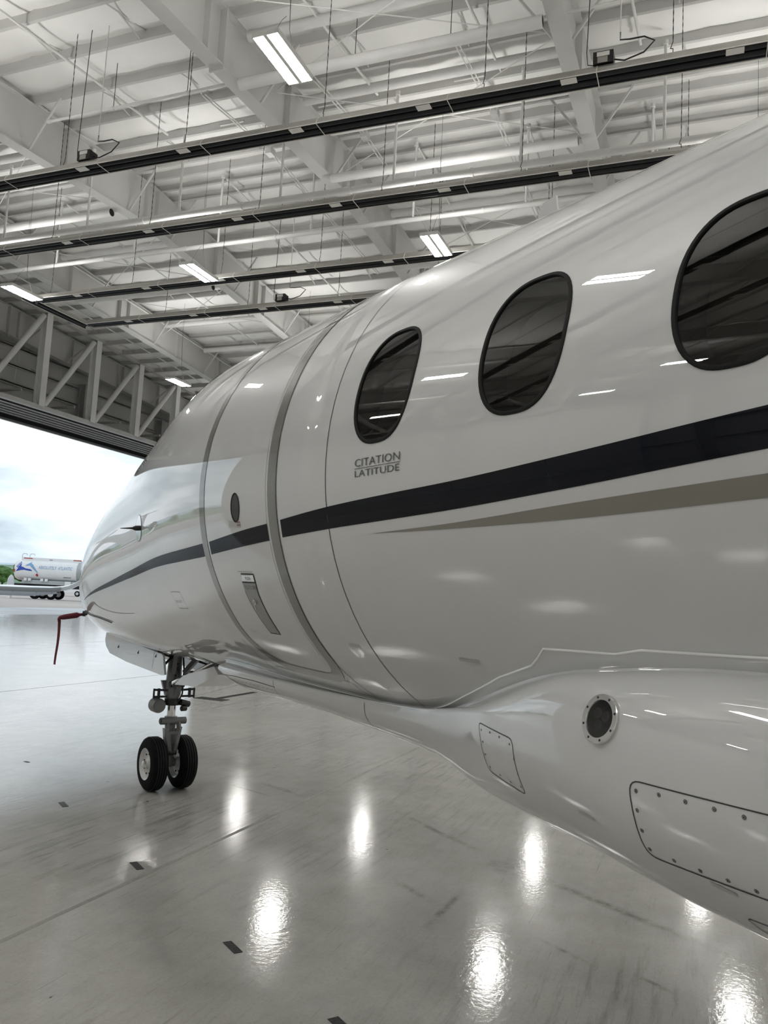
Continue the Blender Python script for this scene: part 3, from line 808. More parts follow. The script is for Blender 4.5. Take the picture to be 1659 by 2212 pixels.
def lerp_tab(t, u):
    k = u * (len(t) - 1); i = min(int(k), len(t) - 2); f = k - i
    i0, i1, i2, i3 = max(i - 1, 0), i, i + 1, min(i + 2, len(t) - 1)
    m1 = (t[i2] - t[i0]) / 2 if i > 0 else (t[i2] - t[i1]); m2 = (t[i3] - t[i1]) / 2
    return (2*f**3-3*f*f+1)*t[i1] + (f**3-2*f*f+f)*m1 + (-2*f**3+3*f*f)*t[i2] + (f**3-f*f)*m2
def shape(Y):
    if Y <= Y1:
        if Y < -4.0:                     # tail taper, behind the camera
            s = min(1.0, (-4.0 - Y) / 5.0); k = 1 - 0.72 * s * s
            return R0 * k, R0 * k, R0 * k, HC + 0.55 * s * s
        return R0, R0, R0, HC
    u = sqrt(max(0.0, (YN - Y) / (YN - Y1)))
    return tuple(lerp_tab(t, u) for t in (TW, TT, TB, TZ))
def S(Y, ph, off=0.0):
    """point on the fuselage skin: Y along the axis, ph degrees up from the port side"""
    w, t, b, z = shape(Y); a = radians(ph)
    p = Vector((-w * cos(a), Y, z + (t if sin(a) > 0 else b) * sin(a)))
    if off: p += SN(Y, ph) * off
    return p
def SN(Y, ph):
    e = 0.004
    if Y > YN - 0.012: Y = YN - 0.012
    d1 = S(Y, ph + .2) - S(Y, ph - .2); d2 = S(Y + e, ph) - S(Y - e, ph)
    n_ = d1.cross(d2); n_.normalize()
    w, t, b, z = shape(Y)
    if n_.dot(Vector((-cos(radians(ph)), 0, sin(radians(ph))))) < 0: n_ = -n_
    return n_
def set_normals(me, ns):
    for p in me.polygons: p.use_smooth = True
    me.normals_split_custom_set_from_vertices([tuple(x) for x in ns])

# ---- skin, with real window openings and a nose gear bay
WINY = [2.25 - 0.655 * k for k in range(7)]
WPH0, WPH1, WHY = -4.0, 30.0, 0.20
ylines = set()
for yc in WINY:
    for i in range(9): ylines.add(round(yc - WHY + 0.05 * i, 4))
    for i in range(1, 4): ylines.add(round(yc + WHY + 0.255 * i / 4, 4))
y = min(ylines) - 0.25
while y > -9.0: ylines.add(round(y, 4)); y -= 0.3
y = 2.7
while y < 7.2: ylines.add(round(y, 4)); y += 0.06
for k in range(30):
    u = sqrt((YN - 7.2) / (YN - Y1)) * (1 - (k + 1) / 30.0)
    ylines.add(round(YN - (YN - Y1) * max(u, 0.0) ** 2, 5))
YL = sorted(ylines)
PH = [-180 + 2 * k for k in range(180)]
BAY = (5.55, 7.38)
def in_bay(Y, ph):
    if not (BAY[0] < Y < BAY[1]): return False
    half = 0.165
    return abs(shape(Y)[0] * cos(radians(ph))) < half and sin(radians(ph)) < 0
skin_v = []; skin_n = []; skin_f = []; vid = {}
def sv(Y, ph):
    ph = (ph + 180) % 360 - 180
    k = (round(Y, 5), round(ph, 4))
    if k not in vid:
        vid[k] = len(skin_v); skin_v.append(tuple(S(Y, ph))); skin_n.append(SN(Y, ph))
    return vid[k]
def win_cell(Y, ph):
    for yc in WINY:
        if yc - WHY < Y < yc + WHY and WPH0 < ph < WPH1: return True
    return False
for ya, yb_ in zip(YL[:-1], YL[1:]):
    for ph in PH:
        ym = (ya + yb_) / 2; pm = ph + 1
        if win_cell(ym, pm) or in_bay(ym, pm): continue
        skin_f.append((sv(ya, ph), sv(yb_, ph), sv(yb_, ph + 2), sv(ya, ph + 2)))
WCP, WHP, WHW = 13.0, 11.3, 0.156           # window outline: centre angle, half height (deg), half width (m)
def win_out(yc, th, k=1.0):
    n_ = 2.75
    c, s = cos(th), sin(th)
    r = (abs(c) ** n_ + abs(s) ** n_) ** (-1 / n_)
    taper = 1 - 0.06 * (r * s) ** 2
    return yc + WHW * r * c * taper * k + 0.012 * r * s * 0, WCP + WHP * r * s * k
for yc in WINY:
    per = []
    ys_ = [round(yc - WHY + 0.05 * i, 4) for i in range(9)]
    ps_ = [WPH0 + 2 * i for i in range(18)]
    for q in ys_[:-1]: per.append((q, WPH0))
    for q in ps_[:-1]: per.append((ys_[-1], q))
    for q in reversed(ys_[1:]): per.append((q, WPH1))
    for q in reversed(ps_[1:]): per.append((ys_[0], q))
    ring = []; mid = []
    for (q, p) in per:
        th = atan2((p - WCP) / WHP, (q - yc) / WHW)
        oy, op = win_out(yc, th)
        ring.append(sv(oy, op)); mid.append(sv((oy + q) / 2, (op + p) / 2))
    base = [sv(q, p) for q, p in per]
    m_ = len(base)
    for i in range(m_):
        j = (i + 1) % m_
        skin_f.append((base[i], base[j], mid[j], mid[i])); skin_f.append((mid[i], mid[j], ring[j], ring[i]))
me = bpy.data.meshes.new('fuselage'); me.from_pydata(skin_v, [], skin_f)
for p in me.polygons: p.use_smooth = True
me.update()
# make the winding agree with the analytic normals
bm = bmesh.new(); bm.from_mesh(me); bm.verts.ensure_lookup_table()
flip = [f for f in bm.faces if f.normal.dot(skin_n[f.verts[0].index]) < 0]
bmesh.ops.reverse_faces(bm, faces=flip); bm.to_mesh(me); bm.free()
set_normals(me, skin_n)
me.materials.append(PAINT)
fus = link('fuselage', me, jet)

# ---- decals: thin patches lying on the skin
def patch(name, lower, upper, m, parent, off=0.0012, n=40, cross=4, mesh_only=False):
    """strip between two polylines of (Y, ph); both resampled to n"""
    def samp(L, t):
        k = t * (len(L) - 1); i = min(int(k), len(L) - 2); f = k - i
        return (L[i][0] + (L[i + 1][0] - L[i][0]) * f, L[i][1] + (L[i + 1][1] - L[i][1]) * f)
    rows = []; ns = []
    for a in range(n + 1):
        p, q = samp(lower, a / n), samp(upper, a / n); row = []
        for c in range(cross + 1):
            f = c / cross; Y = p[0] + (q[0] - p[0]) * f; ph = p[1] + (q[1] - p[1]) * f
            row.append(S(Y, ph, off)); ns.append(SN(Y, ph))
        rows.append(row)
    mb = MB().grid(rows); me = mb.mesh(name, True, fix=False)
    bm = bmesh.new(); bm.from_mesh(me); bm.verts.ensure_lookup_table()
    bmesh.ops.reverse_faces(bm, faces=[f for f in bm.faces if f.normal.dot(ns[f.verts[0].index]) < 0]); bm.to_mesh(me); bm.free()
    set_normals(me, ns); me.materials.append(m)
    if mesh_only: return me
    return link(name, me, parent)
def line(name, pts, width, m, parent, off=0.0016, closed=False, n=None):
    """thin band of constant width (m) along a polyline of (Y, ph)"""
    P = []
    for i in range(len(pts) - (0 if closed else 1)):
        a, b = pts[i], pts[(i + 1) % len(pts)]
        L = max(1, int(math.hypot((b[0] - a[0]), (b[1] - a[1]) * 0.0187) / 0.04))
        for k in range(L): P.append((a[0] + (b[0] - a[0]) * k / L, a[1] + (b[1] - a[1]) * k / L))
    if not closed: P.append(pts[-1])
    lo, up = [], []
    for i, p in enumerate(P):
        a = P[i - 1] if (i or closed) else P[0]; b = P[(i + 1) % len(P)] if (i + 1 < len(P) or closed) else P[-1]
        dy, dp = b[0] - a[0], (b[1] - a[1]) * 0.0187
        l = math.hypot(dy, dp) or 1
        nx, npp = -dp / l * width / 2, dy / l * width / 2 / 0.0187
        lo.append((p[0] - nx, p[1] - npp)); up.append((p[0] + nx, p[1] + npp))
    if closed: lo.append(lo[0]); up.append(up[0])
    return patch(name, lo, up, m, parent, off, n=len(lo) - 1, cross=1)
def smoothed(L, n=60):
    """Catmull-Rom through (Y, ph) points"""
    out = []
    for i in range(len(L) - 1):
        p0, p1, p2, p3 = L[max(i - 1, 0)], L[i], L[i + 1], L[min(i + 2, len(L) - 1)]
        m_ = max(2, n // (len(L) - 1))
        for k in range(m_):
            f = k / m_
            out.append(tuple(0.5 * (2 * p1[a] + (p2[a] - p0[a]) * f + (2 * p0[a] - 5 * p1[a] + 4 * p2[a] - p3[a]) * f * f + (-p0[a] + 3 * p1[a] - 3 * p2[a] + p3[a]) * f ** 3) for a in (0, 1)))
    out.append(L[-1]); return out
def on_skin_text(name, body, Yleft, phbot, width, height, m, parent, off=0.0022):
    me = text_mesh(body, width, height)
    for v in me.vertices:
        p = S(Yleft - v.co.x, phbot + math.degrees(v.co.y / R0), off); v.co = p
    me.materials.append(m); me.update()
    return link(name, me, parent)

ST_TOP = [(-4.5, 12.0), (-3.0, 8.0), (-1.0, 2.6), (0.3, -1.9), (0.863, -3.8), (1.361, -5.85), (1.803, -7.5), (2.199, -8.5), (2.566, -9.6), (2.93, -11.3)]
ST_BOT = [(-4.5, 5.0), (-3.0, 1.6), (-1.0, -3.2), (0.3, -7.0), (0.868, -8.6), (1.369, -10.6), (1.814, -12.15), (2.19, -13.1), (2.567, -14.0), (2.93, -15.2)]
patch('black_stripe', smoothed(ST_BOT), smoothed(ST_TOP), NAVY, fus, n=90)
patch('black_stripe', smoothed([(3.05, -15.75), (3.3, -16.8), (3.695, -18.7)]), smoothed([(3.05, -11.9), (3.3, -13.0), (3.695, -15.3)]), NAVY, fus, off=0.0032, n=20)
patch('black_stripe', smoothed([(3.795, -19.3), (4.35, -21.2), (5.08, -22.3), (5.80, -22.2), (6.52, -22.4), (7.1, -23.0)]), smoothed([(3.795, -15.7), (4.30, -17.6), (5.07, -19.3), (5.76, -19.6), (6.52, -20.6), (7.1, -22.9)]), NAVY, fus, n=60)
patch('taupe_stripe', smoothed([(-4.5, -2.0), (-3.0, -5.5), (-1.0, -9.6), (0.3, -12.8), (0.879, -14.0), (1.382, -15.0), (1.85, -15.4), (2.284, -15.45)]),
      smoothed([(-4.5, 1.0), (-3.0, -2.2), (-1.0, -6.1), (0.3, -9.7), (0.873, -11.3), (1.374, -12.75), (1.85, -14.4), (2.284, -15.4)]), TAUPE, fus, n=80)
# skin seams
line('skin_seam', [(2.565, p) for p in range(-60, 121, 4)], 0.004, SEAM, fus)
line('skin_seam', smoothed([(3.838, -46.0), (3.835, -55.8), (3.845, -62.4), (3.84, -64.5)]), 0.004, SEAM, fus)
line('skin_seam', smoothed([(3.747, -57.0), (3.458, -56.6), (3.031, -55.3), (2.99, -58.5), (2.95, -62.5)]), 0.004, SEAM, fus)
line('skin_seam', smoothed([(2.953, 110.0), (2.953, 80.0), (2.953, 0.0), (2.955, -44.0), (2.953, -49.0), (2.937, -53.5), (2.92, -58.6), (2.915, -63.0)], 120), 0.006, SEAM, fus, off=0.0026)
line('nose_seam', [(7.0 - 0.0 * k, -75 + 6 * k) for k in range(31)], 0.004, SEAM, fus)
line('access_panel', smoothed([(4.578, -31.6), (4.56, -31.1), (4.42, -31.2), (4.40, -31.8), (4.405, -36.9), (4.42, -37.4), (4.555, -37.5), (4.572, -37.0), (4.578, -31.6)], 48), 0.003, DECAL, fus)
on_skin_text('panel_lettering', 'GND  EXT', 4.56, -35.2, 0.11, 0.018, DECAL, fus)
for a, b, p in ((3.62, 3.54, -41.4), (2.72, 2.645, -40.5), (2.06, 1.96, -40.4)):
    patch('smudge', [(a, p - .4), (b, p - .4)], [(a, p + .4), (b, p + .4)], FAINT, fus, n=4, cross=1)
# lettering
on_skin_text('lettering', 'CITATION', 2.369, -2.72, 0.262, 0.0275, DECAL, fus)
line('lettering_rule', [(2.370, -3.07), (2.106, -3.07)], 0.0022, DECAL, fus, off=0.0022)
on_skin_text('lettering', 'LATITUDE', 2.369, -4.66, 0.260, 0.0235, DECAL, fus)

# ---- cabin windows
def loop_pts(yc, k, off, n_=64, pk=None):
    return [S(*win_out(yc, 2 * pi * i / n_, k), off) if off else S(*win_out(yc, 2 * pi * i / n_, k)) for i in range(n_)]
def win_loop(yc, grow, off, n_=64):
    out = []
    for i in range(n_):
        oy, op = win_out(yc, 2 * pi * i / n_)
        dy, dp = oy - yc, (op - WCP) * 0.01874
        l = math.hypot(dy, dp)
        f = (l + grow) / l
        out.append(S(yc + dy * f, WCP + dp * f / 0.01874, off))
    return out
for yc in WINY:
    mb = MB().grid([win_loop(yc, g, o_) for g, o_ in ((0.010, 0.0002), (0.0095, 0.0030), (0.004, 0.0045), (-0.002, 0.0035), (-0.004, -0.004))], closed=True)
    me = mb.mesh('cabin_window'); smooth_mesh(me, 60); me.materials.append(RUBBER)
    wn_ = link('cabin_window', me, fus)
    # pane follows the skin a few mm in
    rows = [win_loop(yc, g, -0.002) for g in (-0.003, -0.03, -0.06, -0.09, -0.12)]
    mb = MB().grid(rows, closed=True)
    cen = S(yc, WCP, -0.002); k0 = len(mb.v)
    nn = []
    mb.v.append(tuple(cen))
    for i in range(64): mb.f.append((k0 - 64 + i, k0 - 64 + (i + 1) % 64, k0)); mb.mi.append(0)
    me = mb.mesh('pane', True, fix=False)
    ns = [Vector((q[0], 0, q[2] - HC)).normalized() for q in mb.v]
    bm = bmesh.new(); bm.from_mesh(me); bm.verts.ensure_lookup_table()
    bmesh.ops.reverse_faces(bm, faces=[f for f in bm.faces if f.normal.dot(ns[f.verts[0].index]) < 0]); bm.to_mesh(me); bm.free()
    set_normals(me, ns)
    me.materials.append(GLASS); link('pane', me, wn_)
    mb = MB().grid([win_loop(yc, g, o_) for g, o_ in ((-0.003, -0.004), (-0.010, -0.030), (-0.020, -0.036), (-0.030, -0.080))], closed=True)
    me = mb.mesh('reveal', True); me.materials.append(REVEAL); link('reveal', me, wn_)
    lp = win_loop(yc, -0.030, -0.080)
    me = MB().add(lp + [S(yc, WCP, -0.09)], [(i, (i + 1) % 64, 64) for i in range(64)]).mesh('cabin_dark_sheet', True)
    me.materials.append(LINER); link('cabin_dark_sheet', me, wn_)  # dark sheet stands in for the unlit cabin behind the pane

# ---- entry door
def band_loop(front, rear, bot, rf, rr):
    """U-shaped outline: down the front, round the corners, up the rear"""
    pts = [(front, p) for p in range(100, int(bot) + 14, -4)]
    for k in range(9):
        t = k / 8 * pi / 2
        pts.append((front - rf + rf * cos(t), bot + rf / 0.0187 * (1 - sin(t))))
    for k in range(9):
        t = k / 8 * pi / 2
        pts.append((rear + rr - rr * sin(t), bot + rr / 0.0187 * (1 - cos(t))))
    pts += [(rear, p) for p in range(int(bot) + 16, 101, 4)]
    return pts
outer = band_loop(3.785, 2.957, -57.0, 0.30, 0.20)
inner = band_loop(3.722, 3.030, -53.3, 0.24, 0.13)
mi_ = min(len(outer), len(inner))
door = patch('entry_door', [(3.70, p) for p in range(-46, 71, 2)], [(3.05, p) for p in range(-46, 71, 2)], PAINT, jet, off=0.0010, n=70, cross=14)
patch('door_band', inner, outer, BAND, door, off=0.0020, n=150, cross=2)
# handle
hl = patch('door_handle', [(3.413, -24.0), (3.424, -25.9), (3.432, -29.0), (3.42, -34.0), (3.394, -40.6)], [(3.285, -24.0), (3.290, -25.9), (3.308, -29.0), (3.308, -34.0), (3.300, -40.6)], BRUSHED, door, off=0.0030, n=24, cross=6)
patch('push_plate', [(3.411, -24.1), (3.422, -25.75)], [(3.287, -24.1), (3.291, -25.75)], CHROME, hl, off=0.0046, n=4, cross=4)
line('handle_gap', [(3.413, -23.8), (3.424, -25.9), (3.435, -29.0), (3.424, -34.0), (3.398, -40.8), (3.297, -40.8), (3.304, -34.0), (3.304, -29.0), (3.288, -25.9), (3.282, -23.8)], 0.005, SEAM, hl, off=0.0026, closed=True)
line('handle_gap', [(3.424, -26.0), (3.290, -26.0)], 0.006, SEAM, hl, off=0.0050)
on_skin_text('handle_lettering', 'PUSH', 3.375, -25.4, 0.05, 0.016, DECAL, hl, off=0.0058)
on_skin_text('handle_lettering', 'PULL TO OPEN', 3.415, -27.9, 0.115, 0.020, DECAL, hl, off=0.0042)
on_skin_text('handle_note', 'EMERGENCY ENTRY DOOR RELEASE', 3.44, -23.4, 0.15, 0.006, DECAL, hl, off=0.0022)
lk = MB()
c0 = S(3.363, -31.2, 0.004); n0 = SN(3.363, -31.2)
lk.tube([c0, c0 + n0 * 0.008], 0.014, 14)
me = lk.mesh('key_lock'); smooth_mesh(me); me.materials.append(CHROME); kl = link('key_lock', me, hl)
me = MB().box(-.003, .003, -.002, .002, 0, .001).mesh('key_slot'); me.materials.append(SEAM); ks = link('key_slot', me, kl); ks.matrix_local = Matrix.Translation(c0 + n0 * 0.0085)
obj('key_tab', MB().tube([c0 + n0 * .006 + Vector((0, -.004, -.012)), c0 + n0 * .006 + Vector((0, -.02, -.035))], 0.004, 6), CHROME, hl)
REDPLATE_D = mat('faded_red_print', (0.25, 0.13, 0.12), 0.5, noise=0.05)
# peephole window
pts = [(3.352 + 0.043 * cos(2 * pi * i / 40), -7.3 + 3.45 * sin(2 * pi * i / 40)) for i in range(40)]
line('peephole_rim', pts, 0.007, RUBBER, door, off=0.0035, closed=True)
me = MB().add([S(a, b, .0026) for a, b in pts] + [S(3.352, -7.3, .0030)], [(i, (i + 1) % 40, 40) for i in range(40)]).mesh('peephole_glass', True)
me.materials.append(VANGLASS); link('peephole_glass', me, door)
patch('placard', [(3.435, -11.9), (3.31, -12.3)], [(3.435, -10.3), (3.31, -10.7)], FAINT, door, off=0.0022, n=4, cross=1)
for p in (-10.9, -11.6):
    patch('placard_mark', [(3.345, p - .22), (3.312, p - .22)], [(3.345, p + .22), (3.312, p + .22)], REDPLATE_D, door, off=0.0026, n=2, cross=1)

# ---- windshield and brow
for s in (1, -1):
    f = (lambda p: p) if s > 0 else (lambda p: 180 - p)
    lo = [(4.62, f(52)), (5.0, f(44)), (5.45, f(40)), (5.85, f(41))]
    up = [(4.75, f(87)), (5.0, f(88)), (5.45, f(88)), (5.70, f(88))]
    g = patch('windshield', smoothed(lo), smoothed(up), VANGLASS, fus, off=0.002, n=30, cross=10)
    line('windshield_frame', smoothed(lo) , 0.03, RUBBER, g, off=0.004)

# ---- side probe near the nose
pr = MB(); pc = S(4.985, -6.0); pn = SN(4.985, -6.0)
disc = [(4.985 + 0.075 * cos(2 * pi * i / 32), -6.0 + 4.6 * sin(2 * pi * i / 32)) for i in range(32)]
me = MB().add([S(a, b, .0022) for a, b in disc] + [S(4.985, -6.0, .0026)], [(i, (i + 1) % 32, 32) for i in range(32)]).mesh('vane_plate', True)
me.materials.append(CHROME); vp = link('vane_plate', me, fus)
me = MB().tube([pc, pc + pn * .02, pc + pn * .035], [.016, .016, .010], 12).mesh('vane_hub'); smooth_mesh(me); me.materials.append(DARK_METAL); link('vane_hub', me, vp)
me = MB().tube([pc + pn * .02, pc + pn * .115 + Vector((0, -.01, 0))], [.008, .002], 8).mesh('vane_blade'); me.materials.append(DARK_METAL); link('vane_blade', me, vp)
line('vane_ring', [(4.985 + 0.078 * cos(2 * pi * i / 32), -6.0 + 4.8 * sin(2 * pi * i / 32)) for i in range(32)], 0.004, DECAL, vp, off=0.0024, closed=True)
# blade antenna on the crown
bl = MB().prism([(-.006, 2.40, 3.17), (-.006, 2.64, 3.17), (-.006, 2.52, 3.47), (-.006, 2.44, 3.48)], (0.012, 0, 0))
obj('blade_antenna', bl, PAINT, fus)

# ---- belly and wing-root fairing
FY = [-6.0, -5.0, -3.0, -1.5, 0.3, 0.7, 1.0, 1.3, 1.6, 1.9, 2.2, 2.6, 3.3, 3.9, 4.4, 4.6, 4.72]
FA = [0.60, 0.85, 1.06, 1.08, 1.07, 1.06, 1.04, 1.0, 0.93, 0.83, 0.70, 0.57, 0.50, 0.48, 0.47, 0.45, 0.43]
FS = [1.35, 1.28, 1.22, 1.21, 1.22, 1.23, 1.24, 1.25, 1.26, 1.25, 1.22, 1.17, 1.14, 1.135, 1.13, 1.13, 1.13]
FB = [1.15, 0.95, 0.74, 0.70, 0.716, 0.74, 0.765, 0.79, 0.817, 0.827, 0.832, 0.915, 0.969, 0.987, 0.991, 1.02, 1.065]
ATT = [(-6.0, -40), (-4.5, -33.5), (0.3, -33.4), (0.95, -33.6), (1.12, -33.9), (1.29, -34.2), (1.38, -35.3), (1.636, -35.7), (1.678, -37.7), (1.721, -39.5), (1.904, -43.4), (2.05, -47.4), (2.2, -51.5), (2.36, -56.2), (2.514, -59.9), (2.585, -60.6), (2.965, -63.6), (3.35, -64.4), (3.93, -65.5), (4.72, -66.2)]
CRS = [(-6.0, -44), (-4.5, -36.0), (0.3, -35.6), (0.95, -35.9), (1.129, -36.3), (1.368, -37.8), (1.6, -40.0), (1.83, -44.2), (2.168, -52.6), (2.433, -59.2), (2.6, -61.8), (2.965, -64.6), (3.35, -65.4), (3.93, -66.3), (4.72, -66.8)]
def interp(L, x, sm=False):
    xs = [p[0] for p in L]; ys_ = [p[1] for p in L]
    if x <= xs[0]: return ys_[0]
    if x >= xs[-1]: return ys_[-1]
    for i in range(len(xs) - 1):
        if xs[i] <= x <= xs[i + 1]:
            f = (x - xs[i]) / (xs[i + 1] - xs[i])
            if not sm: return ys_[i] + (ys_[i + 1] - ys_[i]) * f
            def sl(j):
                if j <= 0 or j >= len(xs) - 1: 
                    jj = min(max(j, 0), len(xs) - 2); return (ys_[jj + 1] - ys_[jj]) / (xs[jj + 1] - xs[jj])
                return (ys_[j + 1] - ys_[j - 1]) / (xs[j + 1] - xs[j - 1])
            h_ = xs[i + 1] - xs[i]
            return (2*f**3-3*f*f+1)*ys_[i] + (f**3-2*f*f+f)*h_*sl(i) + (-2*f**3+3*f*f)*ys_[i + 1] + (f**3-f*f)*h_*sl(i + 1)
def fair_section(Y, n_up=14, n_lo=26):
    a = interp(list(zip(FY, FA)), Y, True); zs_ = interp(list(zip(FY, FS)), Y, True); zbm = interp(list(zip(FY, FB)), Y, True)
    pa = interp(CRS, Y, True)
    P1 = S(Y, pa, 0.012)
    tdir = (S(Y, pa - 1.0) - S(Y, pa)).normalized()        # downwards along the skin
    out = SN(Y, pa)
    M_ = Vector((-a, Y, zs_))
    pts = [S(Y, pa + 0.35, -0.004), S(Y, pa + 0.15, 0.008)]
    gap = (M_ - P1).length
    d1 = (tdir * 0.35 + out * 0.65).normalized() if gap > 0.06 else tdir
    lift = min(1.0, gap / 0.2)
    k_ = min(1.0, max(0.0, (gap - 0.06) / 0.12)); d2 = (d1 * (1 - k_) + Vector((-1, 0, -.30)).normalized() * k_).normalized(); C1 = P1 + d2 * min(gap * .40, .085 * k_ + gap * .33 * (1 - k_)); C2 = M_ + Vector((0, 0, 1)) * (gap * (.45 + .12 * k_))
    for k in range(n_up):
        f = k / n_up
        pts.append(P1 * (1 - f) ** 3 + C1 * 3 * f * (1 - f) ** 2 + C2 * 3 * f * f * (1 - f) + M_ * f ** 3)
    n_ = 2.5
    for k in range(n_lo + 1):
        t = k / n_lo * pi / 2
        c, s_ = max(cos(t), 0) ** (2 / n_), sin(t) ** (2 / n_)
        pts.append(Vector((-a * c, Y, zs_ - (zs_ - zbm) * s_)))
    return pts
rows = []
fys = [-6.0 + 0.25 * k for k in range(25)] + [0.15 + 0.05 * k for k in range(60)] + [3.15 + .1 * k for k in range(13)] + [4.4, 4.48, 4.55, 4.6, 4.65, 4.69, 4.72]
for Y in sorted(set(round(q, 3) for q in fys)):
    half = fair_section(Y)
    rows.append(half + [Vector((-p.x, p.y, p.z)) for p in reversed(half[:-1])])
# close the front: blend a few stations into the belly skin
last = rows[-1]
for k, sc in ((4.75, .8), (4.78, .5)):
    rows.append([Vector((p.x * (0.75 + .25 * sc), k, 1.13 + (p.z - 1.13) * sc + 0.02 * (1 - sc))) for p in last])
me = MB().grid(rows).mesh('belly_fairing', True); me.set_sharp_from_angle(angle=radians(50))
me.materials.append(PAINT)
fair = link('belly_fairing', me, jet)
from mathutils.bvhtree import BVHTree
_bm = bmesh.new(); _bm.from_mesh(me); BV = BVHTree.FromBMesh(_bm); _bm.free()
def fpt(Y, z, off=0.0):
    """point on the fairing's port face at height z"""
    hit, nrm, idx, dist = BV.ray_cast(Vector((-3.0, Y, z)), Vector((1, 0, 0)))
    if hit is None: hit, nrm, idx, dist = BV.find_nearest(Vector((-1.0, Y, z)))
    if nrm.x > 0: nrm = -nrm
    return hit + nrm * off, nrm
# attach flange: a thin raised lip with a bright sealant edge
fl = []
for i in range(len(ATT) - 1):
    (ya, pa), (yb_, pb) = ATT[i], ATT[i + 1]
    m_ = max(1, int(abs(yb_ - ya) / 0.05))
    for k in range(m_): fl.append((ya + (yb_ - ya) * k / m_, pa + (pb - pa) * k / m_))
fl.append(ATT[-1])
flange_lo = [(q, min(interp(CRS, q, True) - 0.2, p - 0.15)) for q, p in fl]
fo = patch('fairing_flange', flange_lo, fl, PAINT, fair, off=0.0045, n=len(fl) - 1, cross=3)
SEAL = mat('white_sealant_bead', (0.86, 0.86, 0.85), 0.12, 0, 0.5, 1.0, noise=0.02)
bead = MB().tube([S(q, p, 0.003) for q, p in fl if q > -4.6], 0.0040, 6)
me = bead.mesh('sealant_bead'); smooth_mesh(me, 80); me.materials.append(SEAL); link('sealant_bead', me, fair)
# landing light in the fairing
LC, LN = fpt(1.338, 1.332); LN = LN.normalized()
tx = Vector((0, -1, 0)); tx = (tx - LN * tx.dot(LN)).normalized(); ty = LN.cross(tx)
if ty.z < 0: ty = -ty
def ring_at(r, off, n_=40):
    return [LC + tx * (r * cos(2 * pi * i / n_)) + ty * (r * sin(2 * pi * i / n_)) + LN * off for i in range(n_)]
me = MB().grid([ring_at(.0625, -.006), ring_at(.0625, .006), ring_at(.0605, .0075), ring_at(.0475, .0075), ring_at(.0455, .003), ring_at(.0455, -.01)], closed=True).mesh('landing_light')
smooth_mesh(me, 35); me.materials.append(CHROME); ll = link('landing_light', me, fair)
me = MB().add(ring_at(.0458, .0035) + [LC + LN * .0045], [(i, (i + 1) % 40, 40) for i in range(40)]).mesh('lens', True); me.materials.append(GLASS); link('lens', me, ll)
me = MB().add(ring_at(.047, .0012) + [LC + LN * .0012], [(i, (i + 1) % 40, 40) for i in range(40)]).mesh('lamp_backing'); me.materials.append(DARK_METAL); link('lamp_backing', me, ll)
for dx, dy in ((-.014, .014), (.016, .008), (-.004, -.016)):
    c = LC + tx * dx + ty * dy
    me = MB().grid([[c + (tx * cos(2 * pi * i / 16) + ty * sin(2 * pi * i / 16)) * r + LN * o_ for i in range(16)] for r, o_ in ((.0145, .0014), (.0130, .0030), (.006, .0018), (.0005, .0016))], closed=True).mesh('lamp_reflector', True)
    me.materials.append(STEEL_GREY); link('lamp_reflector', me, ll)
for i in range(8):
    t = 2 * pi * (i + .4) / 8; c = LC + tx * (.0545 * cos(t)) + ty * (.0545 * sin(t)) + LN * .0076
    obj('screw', MB().add([c + (tx * cos(2 * pi * k / 10) + ty * sin(2 * pi * k / 10)) * .0034 + LN * .0003 for k in range(10)], [tuple(range(10))]), DARK_METAL, ll)
# access panels: outline groove, countersunk screws
def fair_line(name, pts, width, m, parent, closed=False):
    P = []
    cnt = len(pts) if closed else len(pts) - 1
    for i in range(cnt):
        a, b = pts[i], pts[(i + 1) % len(pts)]
        L = max(1, int(math.hypot(b[0] - a[0], b[1] - a[1]) / 0.015))
        for k in range(L): P.append((a[0] + (b[0] - a[0]) * k / L, a[1] + (b[1] - a[1]) * k / L))
    P.append(pts[0] if closed else pts[-1])
    rows_ = []
    for i, p in enumerate(P):
        a = P[max(i - 1, 0)]; b = P[min(i + 1, len(P) - 1)]
        if closed and i in (0, len(P) - 1): a, b = P[-2], P[1]
        dy, dz = b[0] - a[0], b[1] - a[1]; l = math.hypot(dy, dz) or 1
        ny, nz = -dz / l * width / 2, dy / l * width / 2
        rows_.append([fpt(p[0] - ny, p[1] - nz, .0012)[0], fpt(p[0] + ny, p[1] + nz, .0012)[0]])
    return obj(name, MB().grid(rows_), m, parent)
def round_poly(corners, r=0.02, n_=5):
    out = []
    m_ = len(corners)
    for i in range(m_):
        p0, p1, p2 = [Vector((*corners[(i + k) % m_], 0)) for k in (-1, 0, 1)]
        a = p1 + (p0 - p1).normalized() * min(r, (p0 - p1).length * .4); b = p1 + (p2 - p1).normalized() * min(r, (p2 - p1).length * .4)
        for k in range(n_ + 1):
            f = k / n_; q = a * (1 - f) ** 2 + p1 * 2 * f * (1 - f) + b * f * f
            out.append((q.x, q.y))
    return out
def screw(Y, z, parent, r=0.0042):
    p, n_ = fpt(Y, z, 0.0008); n_ = n_.normalized()
    ax = Vector((0, 1, 0)); ax = (ax - n_ * ax.dot(n_)).normalized(); ay = n_.cross(ax)
    mb = MB()
    ringp = lambda rr, o_: [p + (ax * cos(2 * pi * k / 12) + ay * sin(2 * pi * k / 12)) * rr + n_ * o_ for k in range(12)]
    mb.add(ringp(r * 1.25, .0002), [tuple(range(12))], 0)
    mb.add(ringp(r * .95, .0006), [tuple(range(12))], 1)
    mb.add(ringp(r * .5, .001), [tuple(range(12))], 0)
    obj('screw', mb, [SEAM, BRUSHED], parent)
